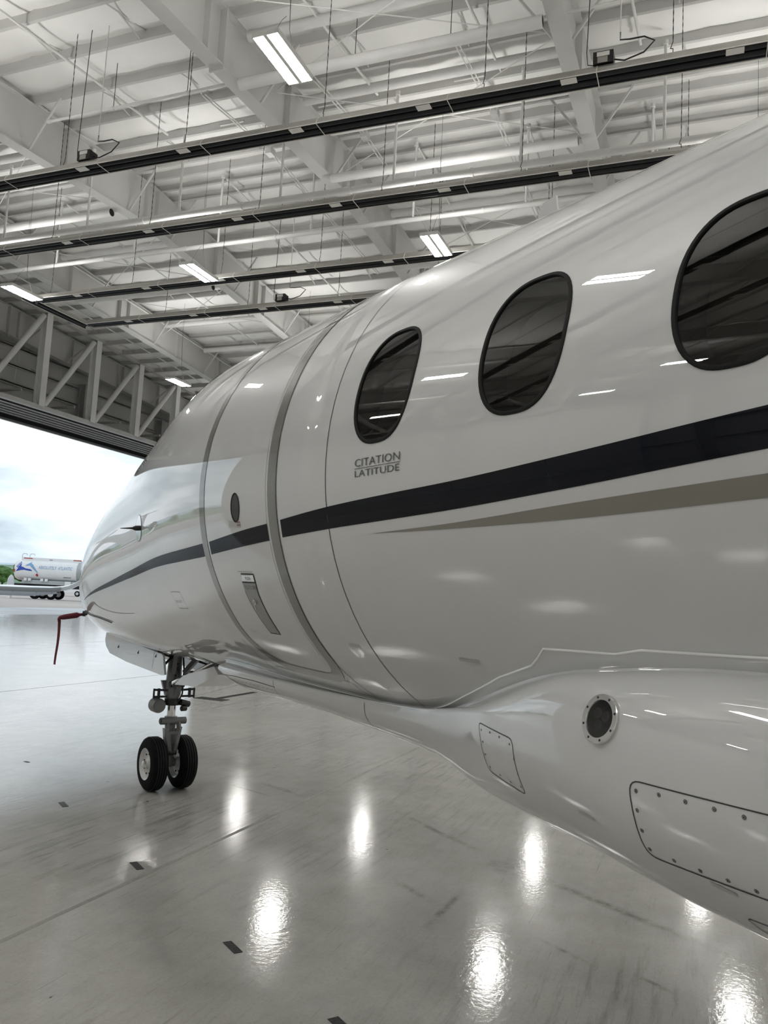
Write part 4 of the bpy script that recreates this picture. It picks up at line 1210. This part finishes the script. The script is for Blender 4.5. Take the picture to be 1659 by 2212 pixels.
p1 = fair_line('access_panel', round_poly([(1.975, 1.222), (1.737, 1.212), (1.720, 1.050), (1.937, 1.074)], .022), 0.0028, SEAM, fair, True)
for Y, z in [(1.951, 1.201), (1.884, 1.205), (1.819, 1.203), (1.754, 1.194), (1.734, 1.154), (1.728, 1.111), (1.735, 1.072), (1.797, 1.071), (1.859, 1.078), (1.92, 1.09), (1.935, 1.127), (1.943, 1.165)]:
    screw(Y, z, p1, 0.0030)
p2 = fair_line('access_panel', round_poly([(1.233, 1.210), (0.46, 1.226), (0.48, 1.046), (1.215, 1.035)], .035), 0.0032, SEAM, fair, True)
for Y, z in [(1.21, 1.188), (1.141, 1.195), (1.068, 1.197), (.995, 1.199), (.925, 1.2), (.855, 1.202), (.785, 1.204), (1.211, 1.143), (1.207, 1.097), (1.2, 1.054), (1.13, 1.049), (1.058, 1.049), (.987, 1.051), (.92, 1.051), (.85, 1.052), (.78, 1.053)]:
    screw(Y, z, p2)
fair_line('access_panel', round_poly([(0.992, 0.962), (0.70, 0.985), (0.72, 0.90), (0.965, 0.935)], .02), 0.0026, SEAM, fair, True)
fair_line('keel_seam', [(4.64, 1.095), (4.42, 1.108), (4.147, 1.109), (3.905, 1.103)], 0.0035, SEAM, fair)
fair_line('keel_seam', [(3.923, 1.135), (3.915, 1.09), (3.905, 1.04), (3.90, 1.01)], 0.0035, SEAM, fair)
fair_line('keel_seam', [(3.008, 1.142), (3.013, 1.09), (3.02, 1.03), (3.02, 1.0)], 0.0035, SEAM, fair)
for k in range(13):
    Y = 4.58 - .052 * k
    screw(Y, 1.072 + .004 * min(k, 3), fair, 0.0035)
for a, b in (((1.445, 1.078), (1.38, 1.074)), ((1.04, 1.027), (.976, 1.021))):
    fair_line('smudge', [a, b], 0.010, FAINT, fair)

# ---- nose gear
GX, GY = -0.015, 6.40
gear = bpy.data.objects.new('nose_gear', None); C.objects.link(gear); gear.parent = jet; gear.location = (GX, GY, 0)
RT_, TWH = 0.209, 0.135
for s in (-1, 1):
    xc = s * 0.122
    prof = [(-.0675, .125), (-.0675, .150), (-.062, .180), (-.048, .200), (-.026, .2075), (0, .2085), (.026, .2075), (.048, .200), (.062, .180), (.0675, .150), (.0675, .125), (.055, .112), (-.055, .112)]
    prof.append(prof[0])
    me = MB().lathe(prof, 'x', (xc, 0, RT_), 48).mesh('tyre')
    bm = bmesh.new(); bm.from_mesh(me); bmesh.ops.delete(bm, geom=[f for f in bm.faces if len(f.verts) > 8], context='FACES'); bm.to_mesh(me); bm.free()
    smooth_mesh(me, 50); me.materials.append(TYRE)
    wh = link('tyre', me, gear)
    for gx in (-.030, -.010, .010, .030):
        me = MB().lathe([(gx - .002, .2086), (gx + .002, .2086)], 'x', (xc, 0, RT_), 48).mesh('tread_groove')
        me.materials.append(DARK_METAL); link('tread_groove', me, wh)
    prof = [(-.060, .0), (-.060, .030), (-.052, .036), (-.040, .040), (-.034, .060), (-.040, .095), (-.058, .112), (-.066, .124), (-.060, .128), (.060, .128), (.066, .124), (.058, .112), (.040, .095), (.034, .060), (.040, .040), (.052, .036), (.060, .030), (.060, 0)]
    me = MB().lathe(prof, 'x', (xc, 0, RT_), 40).mesh('wheel_rim'); smooth_mesh(me, 35); me.materials.append(WHEEL); rim = link('wheel_rim', me, wh)
    for side in (-1, 1):
        for k in range(8):
            t = 2 * pi * k / 8 + .2
            me = MB().tube([(xc + side * .036, .078 * cos(t), RT_ + .078 * sin(t)), (xc + side * .043, .078 * cos(t), RT_ + .078 * sin(t))], .007, 8).mesh('wheel_bolt'); me.materials.append(DARK_METAL); link('wheel_bolt', me, rim)
    me = MB().lathe([(s * .058, .028), (s * .078, .026), (s * .082, .018), (s * .082, .0)], 'x', (xc, 0, RT_), 20).mesh('hub_cap'); smooth_mesh(me, 40); me.materials.append(CHROME); link('hub_cap', me, rim)
def gpart(name, mb, m, ang=40):
    me = mb.mesh(name); smooth_mesh(me, ang); me.materials.append(m); return link(name, me, gear)
gpart('axle', MB().tube([(-.16, 0, RT_), (.16, 0, RT_)], .030, 20), STEEL_GREY)
gpart('axle_fork', MB().tube([(0, 0, RT_ - .03), (0, 0, .30), (0, 0, .42), (0, 0, .52)], [.042, .046, .040, .044], 18), STEEL_GREY)
gpart('piston', MB().tube([(0, 0, .52), (0, 0, .74)], .034, 20), CHROME)
gpart('piston_collar', MB().tube([(0, 0, .520), (0, 0, .575)], .050, 20), STEEL_GREY)
gpart('strut_housing', MB().tube([(0, 0, .715), (0, 0, .75), (0, 0, .80), (0, 0, .90), (0, 0, 1.0), (0, 0, 1.12)], [.050, .064, .066, .060, .055, .054], 22), STEEL_GREY)
gpart('strut_rib', MB().prism([(-.012, -.06, .74), (-.012, -.115, .86), (-.012, -.09, .93), (-.012, -.05, .98)], (.024, 0, 0)), STEEL_GREY)
gpart('strut_gusset', MB().prism([(-.10, .0, .86), (.10, 0, .86), (.06, 0, .74), (-.06, 0, .74)], (0, .03, 0)), STEEL_GREY)
gpart('steering_collar', MB().tube([(0, 0, .665), (0, 0, .715)], .062, 22), DARK_METAL)
gpart('taxi_lamp', MB().lathe([(-.045, .050), (-.03, .058), (.05, .058), (.07, .04)], 'y', (-.125, -.01, .665), 22), STEEL_GREY)
gpart('taxi_lamp_lens', MB().lathe([(-.047, .0), (-.046, .046), (-.044, .046)], 'y', (-.125, -.012, .665), 22), STEEL_GREY)
gpart('steering_actuator', MB().tube([(.05, -.05, .69), (.13, -.03, .67)], .026, 14), DARK_METAL)
gpart('steering_actuator', MB().tube([(.06, -.06, .64), (.10, -.05, .64)], .022, 12), DARK_METAL)
for s in (-1, 1):
    xb_ = s * .14
    mb = MB()
    mb.bar((s * .06, -.03, .785), (xb_ + s * .03, -.03, .79), .014, .016); mb.bar((s * .06, -.03, .735), (xb_ + s * .03, -.03, .735), .014, .016)
    mb.bar((xb_ + s * .03, -.03, .72), (xb_ + s * .03, -.03, .80), .012, .012); mb.bar((xb_ - s * .01, -.03, .725), (xb_ - s * .01, -.03, .80), .02, .018)
    gpart('steering_link', mb, DARK_METAL)
gpart('torque_tube', MB().tube([(-.105, -.05, .545), (.105, -.05, .545)], .028, 18), STEEL_GREY)
gpart('torque_tube_cap', MB().tube([(-.110, -.05, .545), (-.105, -.05, .545)], .022, 14), DARK_METAL)
for s in (-1, 1):
    gpart('torque_link', MB().bar((s * .055, -.075, .50), (s * .018, -.085, .30), .020, .026), STEEL_GREY)
    gpart('torque_link_lug', MB().bar((s * .040, -.06, .54), (s * .048, -.075, .47), .020, .034), STEEL_GREY)
gpart('torque_link_web', MB().bar((-.045, -.08, .455), (.045, -.08, .455), .014, .020), STEEL_GREY)
gpart('torque_pin', MB().tube([(-.03, -.085, .30), (.03, -.085, .30)], .018, 14), DARK_METAL)
gpart('lower_yoke', MB().prism([(-.055, -.03, .48), (.055, -.03, .48), (.03, -.03, .29), (-.03, -.03, .29)], (0, .05, 0)), STEEL_GREY)
gpart('drag_brace', MB().tube([(.0, -.06, .83), (.0, -.90, 1.10)], .028, 14), STEEL_GREY)
gpart('drag_actuator', MB().tube([(-.03, -.10, .845), (-.03, -.42, .95), (-.03, -.44, .955), (-.03, -.92, 1.115)], [.030, .030, .017, .017], 14), CHROME)
gpart('drag_brace_pin', MB().tube([(-.06, -.07, .835), (.06, -.07, .835)], .024, 14), DARK_METAL)
for s in (-1, 1):
    gpart('side_brace', MB().bar((s * .045, -.10, .93), (s * .12, -.30, 1.13), .028, .04), STEEL_GREY)
gpart('trunnion', MB().tube([(-.17, 0, 1.10), (.17, 0, 1.10)], .035, 16), STEEL_GREY)
gpart('hydraulic_hose', MB().tube([(.04, -.065, 1.05), (.05, -.075, .95), (.045, -.085, .85), (.05, -.075, .76), (.03, -.06, .70)], .007, 6), DARK_METAL, 80)
gpart('hydraulic_hose', MB().tube([(-.03, -.06, 1.06), (-.035, -.07, .98), (-.02, -.075, .90)], .006, 6), DARK_METAL, 80)
gpart('data_plate', MB().box(-.03, .01, -.060, -.056, .985, 1.005), DARK_METAL)
# gear doors
fd = MB()
outl = [(7.62, 1.165), (7.63, 1.10), (7.58, 1.045), (7.45, .99), (7.0, .955), (6.18, .925), (6.12, .935), (6.20, 1.075), (6.24, 1.085)]
for side in (-1, 1):
    mb = MB().prism([(side * (.20 + .05 * (1.15 - z)), Y, z) for Y, z in outl], (-side * .018, 0, 0))
    dr_ = obj('gear_door', mb, PAINT, jet)
    for Y, z in ((7.25, 1.085), (6.75, 1.075), (6.35, 1.08)):
        obj('door_hinge', MB().bar((side * .20, Y, z - .03), (side * .165, Y - .03, z + .06), .03, .012), DARK_METAL, dr_)
    mb = MB().bar((side * .19, 6.20, 1.00), (side * .06, 6.36, 1.05), .014, .014)
    mb.bar((side * .19, 6.24, 1.08), (side * .06, 6.36, 1.05), .014, .014)
    obj('door_link', mb, DARK_METAL, dr_)
aft = MB().prism([(-.13, 6.14, .845), (.13, 6.14, .845), (.15, 5.72, .90), (.15, 5.36, 1.055), (-.15, 5.36, 1.055), (-.15, 5.72, .90)], (0, 0.006, 0.016))
obj('gear_door', MB().prism([(-.13, 6.10, .862), (-.13, 5.70, .892), (-.13, 5.34, 1.015), (-.13, 5.42, 1.065), (-.13, 5.95, .945)], (.26, 0, 0.0)), PAINT, jet)
# gear bay interior
bb = MB()
for xa, xb_, nrm in ((-.19, -.165, 1), (.165, .19, 1)): bb.box(xa, xb_, BAY[0], BAY[1], 1.10, 1.45)
bb.box(-.19, .19, BAY[0], BAY[1], 1.45, 1.47); bb.box(-.19, .19, BAY[0] - .02, BAY[0], 1.10, 1.45); bb.box(-.19, .19, BAY[1], BAY[1] + .02, 1.16, 1.45)
obj('gear_bay', bb, STEEL_GREY, jet)

# ---- probe cover with hanging streamer, tied on with a cord
cover = thing('probe_cover', 'dark red probe cover with a long streamer hanging under the jet nose', 'cover', (JX, JY, 0), radians(-32.31))
base_p = S(7.43, -32, 0.0)
tip_p = base_p + Vector((-0.20, 0.10, -0.045))
me = MB().tube([base_p + Vector((.01, 0, 0)), base_p + (tip_p - base_p) * .25, base_p + (tip_p - base_p) * .35, base_p + (tip_p - base_p) * .85, tip_p], [.012, .013, .026, .024, .016], 10).mesh('sleeve'); smooth_mesh(me, 50); me.materials.append(RED)
link('sleeve', me, cover)
me = MB().tube([base_p + Vector((-.005, 0, .0)), base_p + Vector((-.03, .01, .0))], .024, 8).mesh('tie_knot'); me.materials.append(DARK_METAL); link('tie_knot', me, cover)
pts = []
for k in range(12):
    f = k / 11; pts.append(tip_p + Vector((.006 * sin(f * 5), .004 * sin(f * 7), -.02 - .39 * f)))
rws = []
for k, p in enumerate(pts):
    wv = .016 * (1 - .35 * (k / 11)); rws.append([p + Vector((-wv * .5, wv, 0)), p + Vector((wv * .5, -wv, 0)), p + Vector((wv * .5 + .002, -wv + .002, 0)), p + Vector((-wv * .5 + .002, wv + .002, 0))])
obj('streamer', MB().grid(rws, closed=True), RED, cover)
me = MB().tube([tip_p + Vector((.004, 0, .004)), tip_p + Vector((-.004, 0, -.012)), tip_p + Vector((0, 0, -.03))], .014, 8).mesh('streamer_fold'); me.materials.append(RED); link('streamer_fold', me, cover)
cord = [S(q, p, .006) for q, p in smoothed([(7.43, -32), (7.275, -31.5), (7.099, -36.3), (6.768, -40.1), (6.504, -43.5)], 24)]
me = MB().tube(cord, .0045, 6).mesh('cord'); me.materials.append(CHAIN); link('cord', me, cover)
# ================================================================== FLOOR ITEMS
def tape(x, y, L, W_, rot, label):
    mb = MB(); k = 0.003
    mb.prism([(-W_ / 2, -L / 2 + k, 0), (W_ / 2 - k, -L / 2, 0), (W_ / 2, L / 2 - k, 0), (-W_ / 2 + k, L / 2, 0)], (0, 0, .0015))
    o = obj('floor_tape', mb, TAPE); o.location = (x, y, 0.0004); o.rotation_euler = (0, 0, radians(rot))
    return tag(o, label, 'tape', 'black tape marks on the hangar floor')
tape(4.875, 4.303, 0.145, 0.046, -34, 'black tape rectangle on the floor, left of the jet nose wheels')
tape(4.067, 3.02, 0.145, 0.046, -34, 'black tape rectangle lying just past the floor joint, second nearest wheels')
tape(3.394, 1.963, 0.135, 0.044, -34, 'largest whole black tape rectangle, low in the picture near the camera')
tape(3.00, 1.245, 0.135, 0.05, -34, 'black tape mark cut off by the bottom edge of the picture')
tape(5.275, 3.868, 0.022, 0.016, -34, 'tiny black scrap of tape right in front of the nose wheels')
tape(5.806, 5.575, 0.06, 0.03, -10, 'small worn dark tape scrap far left on the bright floor')
g = thing('drain_grate', 'dark L-shaped trench drain grate set in the floor behind the nose wheel', 'grate', (0, 0, 0))
mb = MB()
for a in (10.475, 10.675): mb.box(a, a + .012, 6.52, 7.02, 0.0005, 0.004)
for a in (6.52, 7.008): mb.box(10.487, 10.675, a, a + .012, 0.0005, 0.004)
obj('frame', mb, GRATE, g)
obj('drain_dark_sheet', MB().box(10.487, 10.675, 6.532, 7.008, 0.0003, 0.0008), TRACKD, g)  # flat black sheet paints the dark of the trench below the bars
for k in range(16): obj('bar', MB().box(10.487, 10.675, 6.55 + .029 * k, 6.562 + .029 * k, 0.0009, 0.0038), GRATE, g)
obj('drain_dark_sheet', MB().box(10.69, 11.8, 6.69, 6.775, 0.0003, 0.0008), TRACKD, g)
mb = MB(); mb.box(10.69, 11.8, 6.685, 6.697, 0.0005, 0.004); mb.box(10.69, 11.8, 6.768, 6.78, 0.0005, 0.004)
obj('frame', mb, GRATE, g)
for k in range(36): obj('bar', MB().box(10.70 + .0305 * k, 10.712 + .0305 * k, 6.697, 6.768, 0.0009, 0.0038), GRATE, g)
JF = bpy.data.materials['joint_filler_grey']
for a, b in (((10.31, 7.06), (10.17, 6.23)), ((10.17, 6.23), (11.9, 6.30)), ((10.31, 7.06), (12.3, 7.43)), ((12.3, 7.43), (14.5, 7.9))):
    obj('patch_joint', MB().bar((a[0], a[1], 0.0003), (b[0], b[1], 0.0003), .012, .0006), JF, floor)

# ================================================================== OUTSIDE
RZ = atan2(-0.930, 0.367)       # local x runs to the right as seen from the hangar
def tube_obj(name, pts, r, m, parent, n=12, ang=40):
    me = MB().tube(pts, r, n).mesh(name); smooth_mesh(me, ang); me.materials.append(m); return link(name, me, parent)

# ---- fuel tank truck
tk = thing('fuel_truck', 'white fuel tank truck with blue swoosh logo parked on the apron', 'truck', (56.8, 58.3, 0), RZ)
CY = 1.15
def tank_ring(x, k):
    out = []
    for i in range(40):
        t = 2 * pi * i / 40; c, s = cos(t), sin(t)
        out.append((x, CY + 1.12 * k * (abs(c) ** .8) * (1 if c > 0 else -1), 2.62 + 0.95 * k * (abs(s) ** .8) * (1 if s > 0 else -1)))
    return out
me = MB().grid([tank_ring(x, k) for x, k in ((0.0, .02), (0.0, .80), (.04, .93), (.16, 1.0), (5.72, 1.0))], closed=True).mesh('tank'); smooth_mesh(me, 45); me.materials.append(TANK_W); tank = link('tank', me, tk)
me = MB().grid([tank_ring(x, k) for x, k in ((5.72, 1.0), (6.1, 1.0), (6.22, .93), (6.26, .8), (6.26, .02))], closed=True).mesh('tank_end'); smooth_mesh(me, 45); me.materials.append(TANK_G); link('tank_end', me, tk)
obj('catwalk', MB().box(.5, 6.0, CY - .35, CY + .35, 3.56, 3.64), TANK_W, tk)
obj('roof_coaming', MB().box(.45, 5.9, CY - .62, CY - .56, 3.35, 3.74), TANK_W, tk)
for x in (.45, 1.15):
    tube_obj('roof_rail', [(x, CY - .5, 3.6), (x - .02, CY - .5, 3.95), (x + .10, CY - .5, 4.08), (x + .35, CY - .5, 4.08), (x + .45, CY - .5, 3.95)], .022, TANK_G, tk, 8, 80)
for x, w in ((.65, .8), (5.2, .75)):
    obj('roof_lettering_strip', MB().box(x, x + w, CY - .632, CY - .624, 3.62, 3.70), REDPLATE, tk)
obj('roof_label', MB().box(3.0, 3.3, CY - .632, CY - .624, 3.57, 3.63), JETGREY, tk)
YN_ = CY - 1.135
def side_y(z):
    s = min(1.0, abs(z - 2.62) / .95); sk = s ** (1 / .8); return CY - 1.12 * (max(0, 1 - sk * sk) ** .5) ** .8 - .012
def tside(name, poly, m, parent):
    """flat print shape on the tank's curved side; poly of (x, z)"""
    me = bpy.data.meshes.new(name)
    bm = bmesh.new(); vs = [bm.verts.new((x, 0, z)) for x, z in poly]; bm.faces.new(vs)
    bmesh.ops.triangulate(bm, faces=bm.faces[:]); bmesh.ops.subdivide_edges(bm, edges=bm.edges[:], cuts=3, use_grid_fill=True)
    for v in bm.verts: v.co.y = side_y(v.co.z)
    bm.to_mesh(me); bm.free(); me.materials.append(m); return link(name, me, parent)
me = text_mesh('ABSOLUTELY  ATLANTIC', 3.05, .30)
for v in me.vertices: v.co = Vector((2.28 + v.co.x, side_y(2.72 + v.co.y), 2.72 + v.co.y))
me.materials.append(LOGO_L); link('lettering', me, tank)
tside('logo_mountain', [(1.02, 2.98), (1.50, 3.30), (1.58, 3.30), (2.28, 2.32), (2.18, 2.36), (1.42, 3.0), (1.18, 2.95)], LOGO_L, tank)
tside('logo_bird', [(.24, 2.42), (.55, 2.66), (.62, 2.80), (.55, 2.92), (.85, 2.84), (1.1, 2.72), (1.55, 2.66), (1.72, 2.54), (1.70, 2.50), (1.35, 2.52), (1.0, 2.58), (.75, 2.56)], LOGO_B, tank)
for k in range(5):
    a = .25 + .07 * k; z0 = 2.86 + .10 * k
    tside('logo_feather', [(a, z0), (a + .03, z0 + .08), (a + .12, z0 - .03), (.62 + .02 * k, 2.83 + .03 * k), (.55, 2.78 + .03 * k), (a + .12, z0 - .10)], LOGO_B, tank)
tside('hazard_diamond', [(2.02, 2.16), (2.16, 2.32), (2.30, 2.16), (2.16, 2.00)], REDPLATE, tank)
tside('side_label', [(4.55, 2.02), (5.25, 2.02), (5.25, 2.09), (4.55, 2.09)], JETGREY, tank)
tside('side_label', [(.06, 2.35), (.16, 2.35), (.16, 2.62), (.06, 2.62)], REDPLATE, tank)
obj('chassis', MB().box(-.1, 8.4, CY - .45, CY + .45, 1.05, 1.35), DARK_METAL, tk)
obj('tank_skirt', MB().box(.8, 5.6, CY - .95, CY + .95, 1.35, 1.72), TANK_G, tk)
for x in (1.05, 1.42, 2.55, 2.95): obj('valve_box', MB().box(x, x + .24, CY - 1.16, CY - 1.0, 1.62, 1.86), TANK_W, tk)
obj('pump_cabinet', MB().box(4.8, 5.3, CY - 1.16, CY - .6, 1.25, 1.70), TANK_W, tk)
obj('rear_bumper', MB().box(-.35, .1, CY - 1.05, CY + 1.05, .75, 1.15), REDPLATE, tk)
for x in (2.1, 3.55, 7.4):
    for yy in (CY - 1.05, CY + .75):
        me = MB().lathe([(0, .30), (0, .46), (.04, .5), (.26, .5), (.30, .46), (.30, .30)], 'y', (x, yy, .5), 28).mesh('truck_wheel'); smooth_mesh(me, 40); me.materials.append(TYRE); w_ = link('truck_wheel', me, tk)
        me = MB().lathe([(-.01, .0), (-.01, .24), (.01, .28)], 'y', (x, yy, .5), 24).mesh('hub'); me.materials.append(WHEEL); link('hub', me, w_)
me = MB().prism([(6.5, CY - 1.15, .7), (8.6, CY - 1.15, .7), (8.6, CY - 1.15, 1.7), (8.1, CY - 1.15, 2.75), (6.5, CY - 1.15, 2.85)], (0, 2.3, 0)).mesh('cab'); me.materials.append(TANK_W); cab = link('cab', me, tk)
obj('side_glass', MB().prism([(6.9, CY - 1.16, 1.75), (8.35, CY - 1.16, 1.75), (7.98, CY - 1.16, 2.6), (6.9, CY - 1.16, 2.6)], (0, .008, 0)), VANGLASS, cab)

# ---- white pickup behind
vn = thing('pickup_truck', 'white pickup with red tail lamp, mostly hidden behind the jet nose', 'pickup', (77.5, 74.4, 0), RZ)
me = MB().prism([(0, 0, .45), (5.2, 0, .45), (5.2, 0, 1.05), (4.2, 0, 1.15), (3.6, 0, 1.75), (1.9, 0, 1.78), (1.75, 0, 1.1), (0, 0, 1.08)], (0, 1.8, 0)).mesh('body'); me.materials.append(TANK_W); link('body', me, vn)
obj('tail_lamp', MB().box(-.03, .12, -.02, .25, .75, 1.0), TAIL_R, vn)
obj('side_glass', MB().prism([(2.05, -.01, 1.15), (4.0, -.01, 1.15), (3.5, -.01, 1.66), (2.05, -.01, 1.68)], (0, .008, 0)), VANGLASS, vn)
for x in (1.0, 4.1):
    for yy in (-.04, 1.6):
        me = MB().lathe([(0, .2), (0, .30), (.03, .34), (.20, .34), (.23, .30), (.23, .2)], 'y', (x, yy, .34), 24).mesh('wheel'); smooth_mesh(me, 40); me.materials.append(TYRE); w_ = link('wheel', me, vn)
        me = MB().lathe([(-.01, .0), (-.01, .17), (.01, .2)], 'y', (x, yy, .34), 20).mesh('hub'); me.materials.append(WHEEL); link('hub', me, w_)

# ---- pointed covered cart by the tank truck
ct = thing('covered_cart', 'grey pointed cover on a small cart, left end of the tank truck', 'cart', (55.6, 57.2, 0), RZ)
me = MB().lathe([(0, .30), (.5, .30), (.95, .27), (1.2, .16), (1.34, .02)], 'z', (0, 0, .75), 20).mesh('cover'); smooth_mesh(me, 50); me.materials.append(AMBER); link('cover', me, ct)
obj('cart_bed', MB().box(-.4, .4, -.3, .3, .45, .78), TANK_W, ct)
obj('cart_base', MB().box(-.12, .12, -.2, .2, 0, .46), TANK_W, ct)

# ---- parked jet: its wing shows left of our jet's nose
pj = thing('parked_jet', 'white low wing with upturned tip of a jet parked outside', 'aircraft', (35.2, 37.0, 0), RZ)
def wing_rows(prof):
    rows = []
    for x, dz, k in ((-7.0, -.16, 1.5), (-3.0, -.08, 1.25), (0, 0, 1.0), (1.6, .02, .9), (2.9, .06, .8), (3.5, .14, .72), (3.9, .26, .66), (4.25, .44, .6), (4.55, .66, .54), (4.8, .92, .48), (5.0, 1.2, .42)):
        rows.append([(x + (0 if dz < .1 else -.2 * (zz - 1.1) * 0), y * k, 1.1 + dz + (zz - 1.1) * (0.45 + .55 * k if k < 1 else 1)) for y, zz in prof])
    return rows
me = MB().grid(wing_rows([(0.0, 1.20), (.25, 1.27), (.7, 1.32), (1.2, 1.30), (1.5, 1.2), (1.4, 1.1), (.9, 1.0), (.2, .99)]), closed=True).mesh('wing'); smooth_mesh(me, 60); me.materials.append(JETWHITE); wg = link('wing', me, pj)
me = MB().grid([[(x, -.02, .97 + dz), (x, -.06, 1.10 + dz), (x, -.03, 1.215 + dz)] for x, dz in ((-7.0, -.16), (-3, -.08), (0, 0), (1.6, .02), (2.9, .06), (3.5, .13))]).mesh('wing_dark_band', True); me.materials.append(JETGREY); link('wing_dark_band', me, wg)  # dark grey band along the wing's near edge
me = MB().grid([[(x, .02, .985 + dz), (x, .20, .72 + dz * 1.4), (x, .55, .80 + dz), (x, .6, .97 + dz)] for x, dz in ((-7.0, -.10), (-3, -.05), (0, 0), (1.6, .02), (2.4, .08), (3.2, .18))]).mesh('wing_pale_band', True); me.materials.append(JETPALE); link('wing_pale_band', me, wg)  # pale grey band below the dark one
for x in (.7, 2.05, 2.95): tube_obj('static_wick', [(x, -.02, 1.0), (x + .14, -.14, .95)], .008, CHAIN, wg, 6)
prof = []
for i in range(25):
    f = i / 24; yy = -9 + 15 * f
    r = .98 * (1 - max(0, (f - .62) / .38) ** 2.2) ** .5 if f > .62 else .98 * min(1, .12 + (f / .45) ** .6)
    prof.append((yy, max(r, .02)))
me = MB().lathe(prof, 'y', (-7.6, 0, 1.75), 28).mesh('fuselage'); smooth_mesh(me, 60); me.materials.append(JETWHITE); pf = link('fuselage', me, pj)
for x in (-9.3, -5.9):
    me = MB().lathe([(-1.2, .25), (-.9, .36), (.6, .40), (1.0, .34), (1.0, .28)], 'y', (x, -4.2, 2.4), 22).mesh('engine'); smooth_mesh(me, 50); me.materials.append(JETWHITE); link('engine', me, pf)
    obj('engine_pylon', MB().box(min(x, -7.6 + (.4 if x > -7.6 else -.4)), max(x, -7.6 + (.4 if x > -7.6 else -.4)), -4.8, -3.7, 2.32, 2.44), JETWHITE, pf)
me = MB().prism([(-7.65, -5.6, 2.3), (-7.65, -9.0, 2.1), (-7.65, -9.8, 4.9), (-7.65, -8.6, 4.9)], (.10, 0, 0)).mesh('tail_fin'); me.materials.append(JETWHITE); link('tail_fin', me, pf)
me = MB().prism([(-10.2, -9.9, 4.75), (-7.6, -8.6, 4.75), (-5.0, -9.9, 4.75), (-5.0, -10.3, 4.75), (-7.6, -9.8, 4.75), (-10.2, -10.3, 4.75)], (0, 0, .08)).mesh('tailplane'); me.materials.append(JETWHITE); link('tailplane', me, pf)
for x, yy in ((-7.6, 4.2), (-6.0, .6), (-9.2, .6)):
    tube_obj('gear_leg', [(x, yy, .25), (x, yy, 1.2)], .05, STEEL_GREY, pj)
    me = MB().lathe([(-.07, .12), (-.07, .22), (-.04, .25), (.04, .25), (.07, .22), (.07, .12)], 'x', (x, yy, .25), 22).mesh('wheel'); smooth_mesh(me, 40); me.materials.append(TYRE); link('wheel', me, pj)
me = MB().grid([[(-7.6 - p[0] - .0, p[1] if False else p[1], p[2]) for p in r] for r in [[(x + .6, y, z) for x, y, z in row] for row in wing_rows([(0.0, 1.20), (.25, 1.27), (.7, 1.32), (1.2, 1.30), (1.5, 1.2), (1.4, 1.1), (.9, 1.0), (.2, .99)])]], closed=True).mesh('wing'); smooth_mesh(me, 60); me.materials.append(JETWHITE)
link('wing', me, pj, (-7.0, 0, 0))

# ---- trees beyond the apron
def crown_mesh(seed, m, n_=16, sq=0.8):
    rnd = random.Random(seed); bm = bmesh.new()
    for k in range(n_):
        t = rnd.uniform(0, 2 * pi); r = rnd.uniform(0, 1) ** .5 * 2.2; z = rnd.uniform(-1.3, 1.6)
        s = rnd.uniform(.8, 1.35) * (1.1 - .25 * abs(z))
        mt = Matrix.Translation((r * cos(t) * (1 - .22 * max(z, 0)), r * sin(t) * (1 - .22 * max(z, 0)), z)) @ Matrix.Diagonal((s, s, s * sq, 1))
        res = bmesh.ops.create_icosphere(bm, subdivisions=3, radius=1.0, matrix=mt)
        for v in res['verts']:
            v.co += (v.co - mt.translation) * rnd.uniform(-.16, .16)
    me = bpy.data.meshes.new('crown'); bm.to_mesh(me); bm.free(); me.materials.append(m); return me
crowns = [crown_mesh(1, LEAF), crown_mesh(2, LEAF2), crown_mesh(5, LEAF)]
trunk_me = MB().tube([(0, 0, -2.6), (.05, 0, -1), (0, 0, .5)], [.22, .17, .08], 8).mesh('trunk'); trunk_me.materials.append(BARK)
def tree(x, y, s, k, label, group='trees beyond the apron'):
    o = thing('tree', label, 'tree', (x, y, 2.6 * s * .9), random.uniform(0, 6), group); o.scale = (s, s, s * .9)
    link('crown', crowns[k % 3], o); link('trunk', trunk_me, o)
    return o
vis = [(141.0, 147.5, 1.15, 0, 'bright green bushy tree at the far left, lowest in front'),
       (152.0, 171.0, 1.9, 1, 'taller dark green tree at the far left edge, behind the bushes'),
       (158.5, 158.0, 1.5, 2, 'green tree beside the tail end of the tank truck'),
       (141.0, 160.5, 1.25, 0, 'round green tree between the tallest tree and the truck')]
for a in vis: tree(*a)
for k in range(26):
    ang = radians(30 + k * 5.2); rr = 190 + 30 * random.random()
    x, y = rr * cos(ang) + 10, rr * sin(ang) + 5
    if 25 < math.degrees(atan2(y, x)) < 52: continue
    tree(x, y, random.uniform(1.1, 1.9), k, 'green tree beyond the apron, seen only as a reflection in the jet nose', 'trees reflected in the nose')
# ---- hills
def hills(name, label, r0, r1, hmin, hmax, m, seed):
    rnd = random.Random(seed); ph = [rnd.uniform(0, 6) for _ in range(6)]
    rows = []
    for j in range(9):
        f = j / 8; r = r0 + (r1 - r0) * f; row = []
        for i in range(181):
            a = radians(-15 + 210 * i / 180)
            hgt = hmin + (hmax - hmin) * (.5 + .25 * sin(9 * a + ph[0]) + .15 * sin(23 * a + ph[1]) + .10 * sin(51 * a + ph[2] + 2 * f))
            z = -.5 + hgt * sin(pi * min(1, f * .75)) ** .8 + (rnd.uniform(-.4, .4) if 0 < j < 8 else 0) * (hmax / 12)
            row.append((r * cos(a), r * sin(a), z))
        rows.append(row)
    o = obj(name, MB().grid(rows), m, smooth=True); return struct(o, label, 'hill')
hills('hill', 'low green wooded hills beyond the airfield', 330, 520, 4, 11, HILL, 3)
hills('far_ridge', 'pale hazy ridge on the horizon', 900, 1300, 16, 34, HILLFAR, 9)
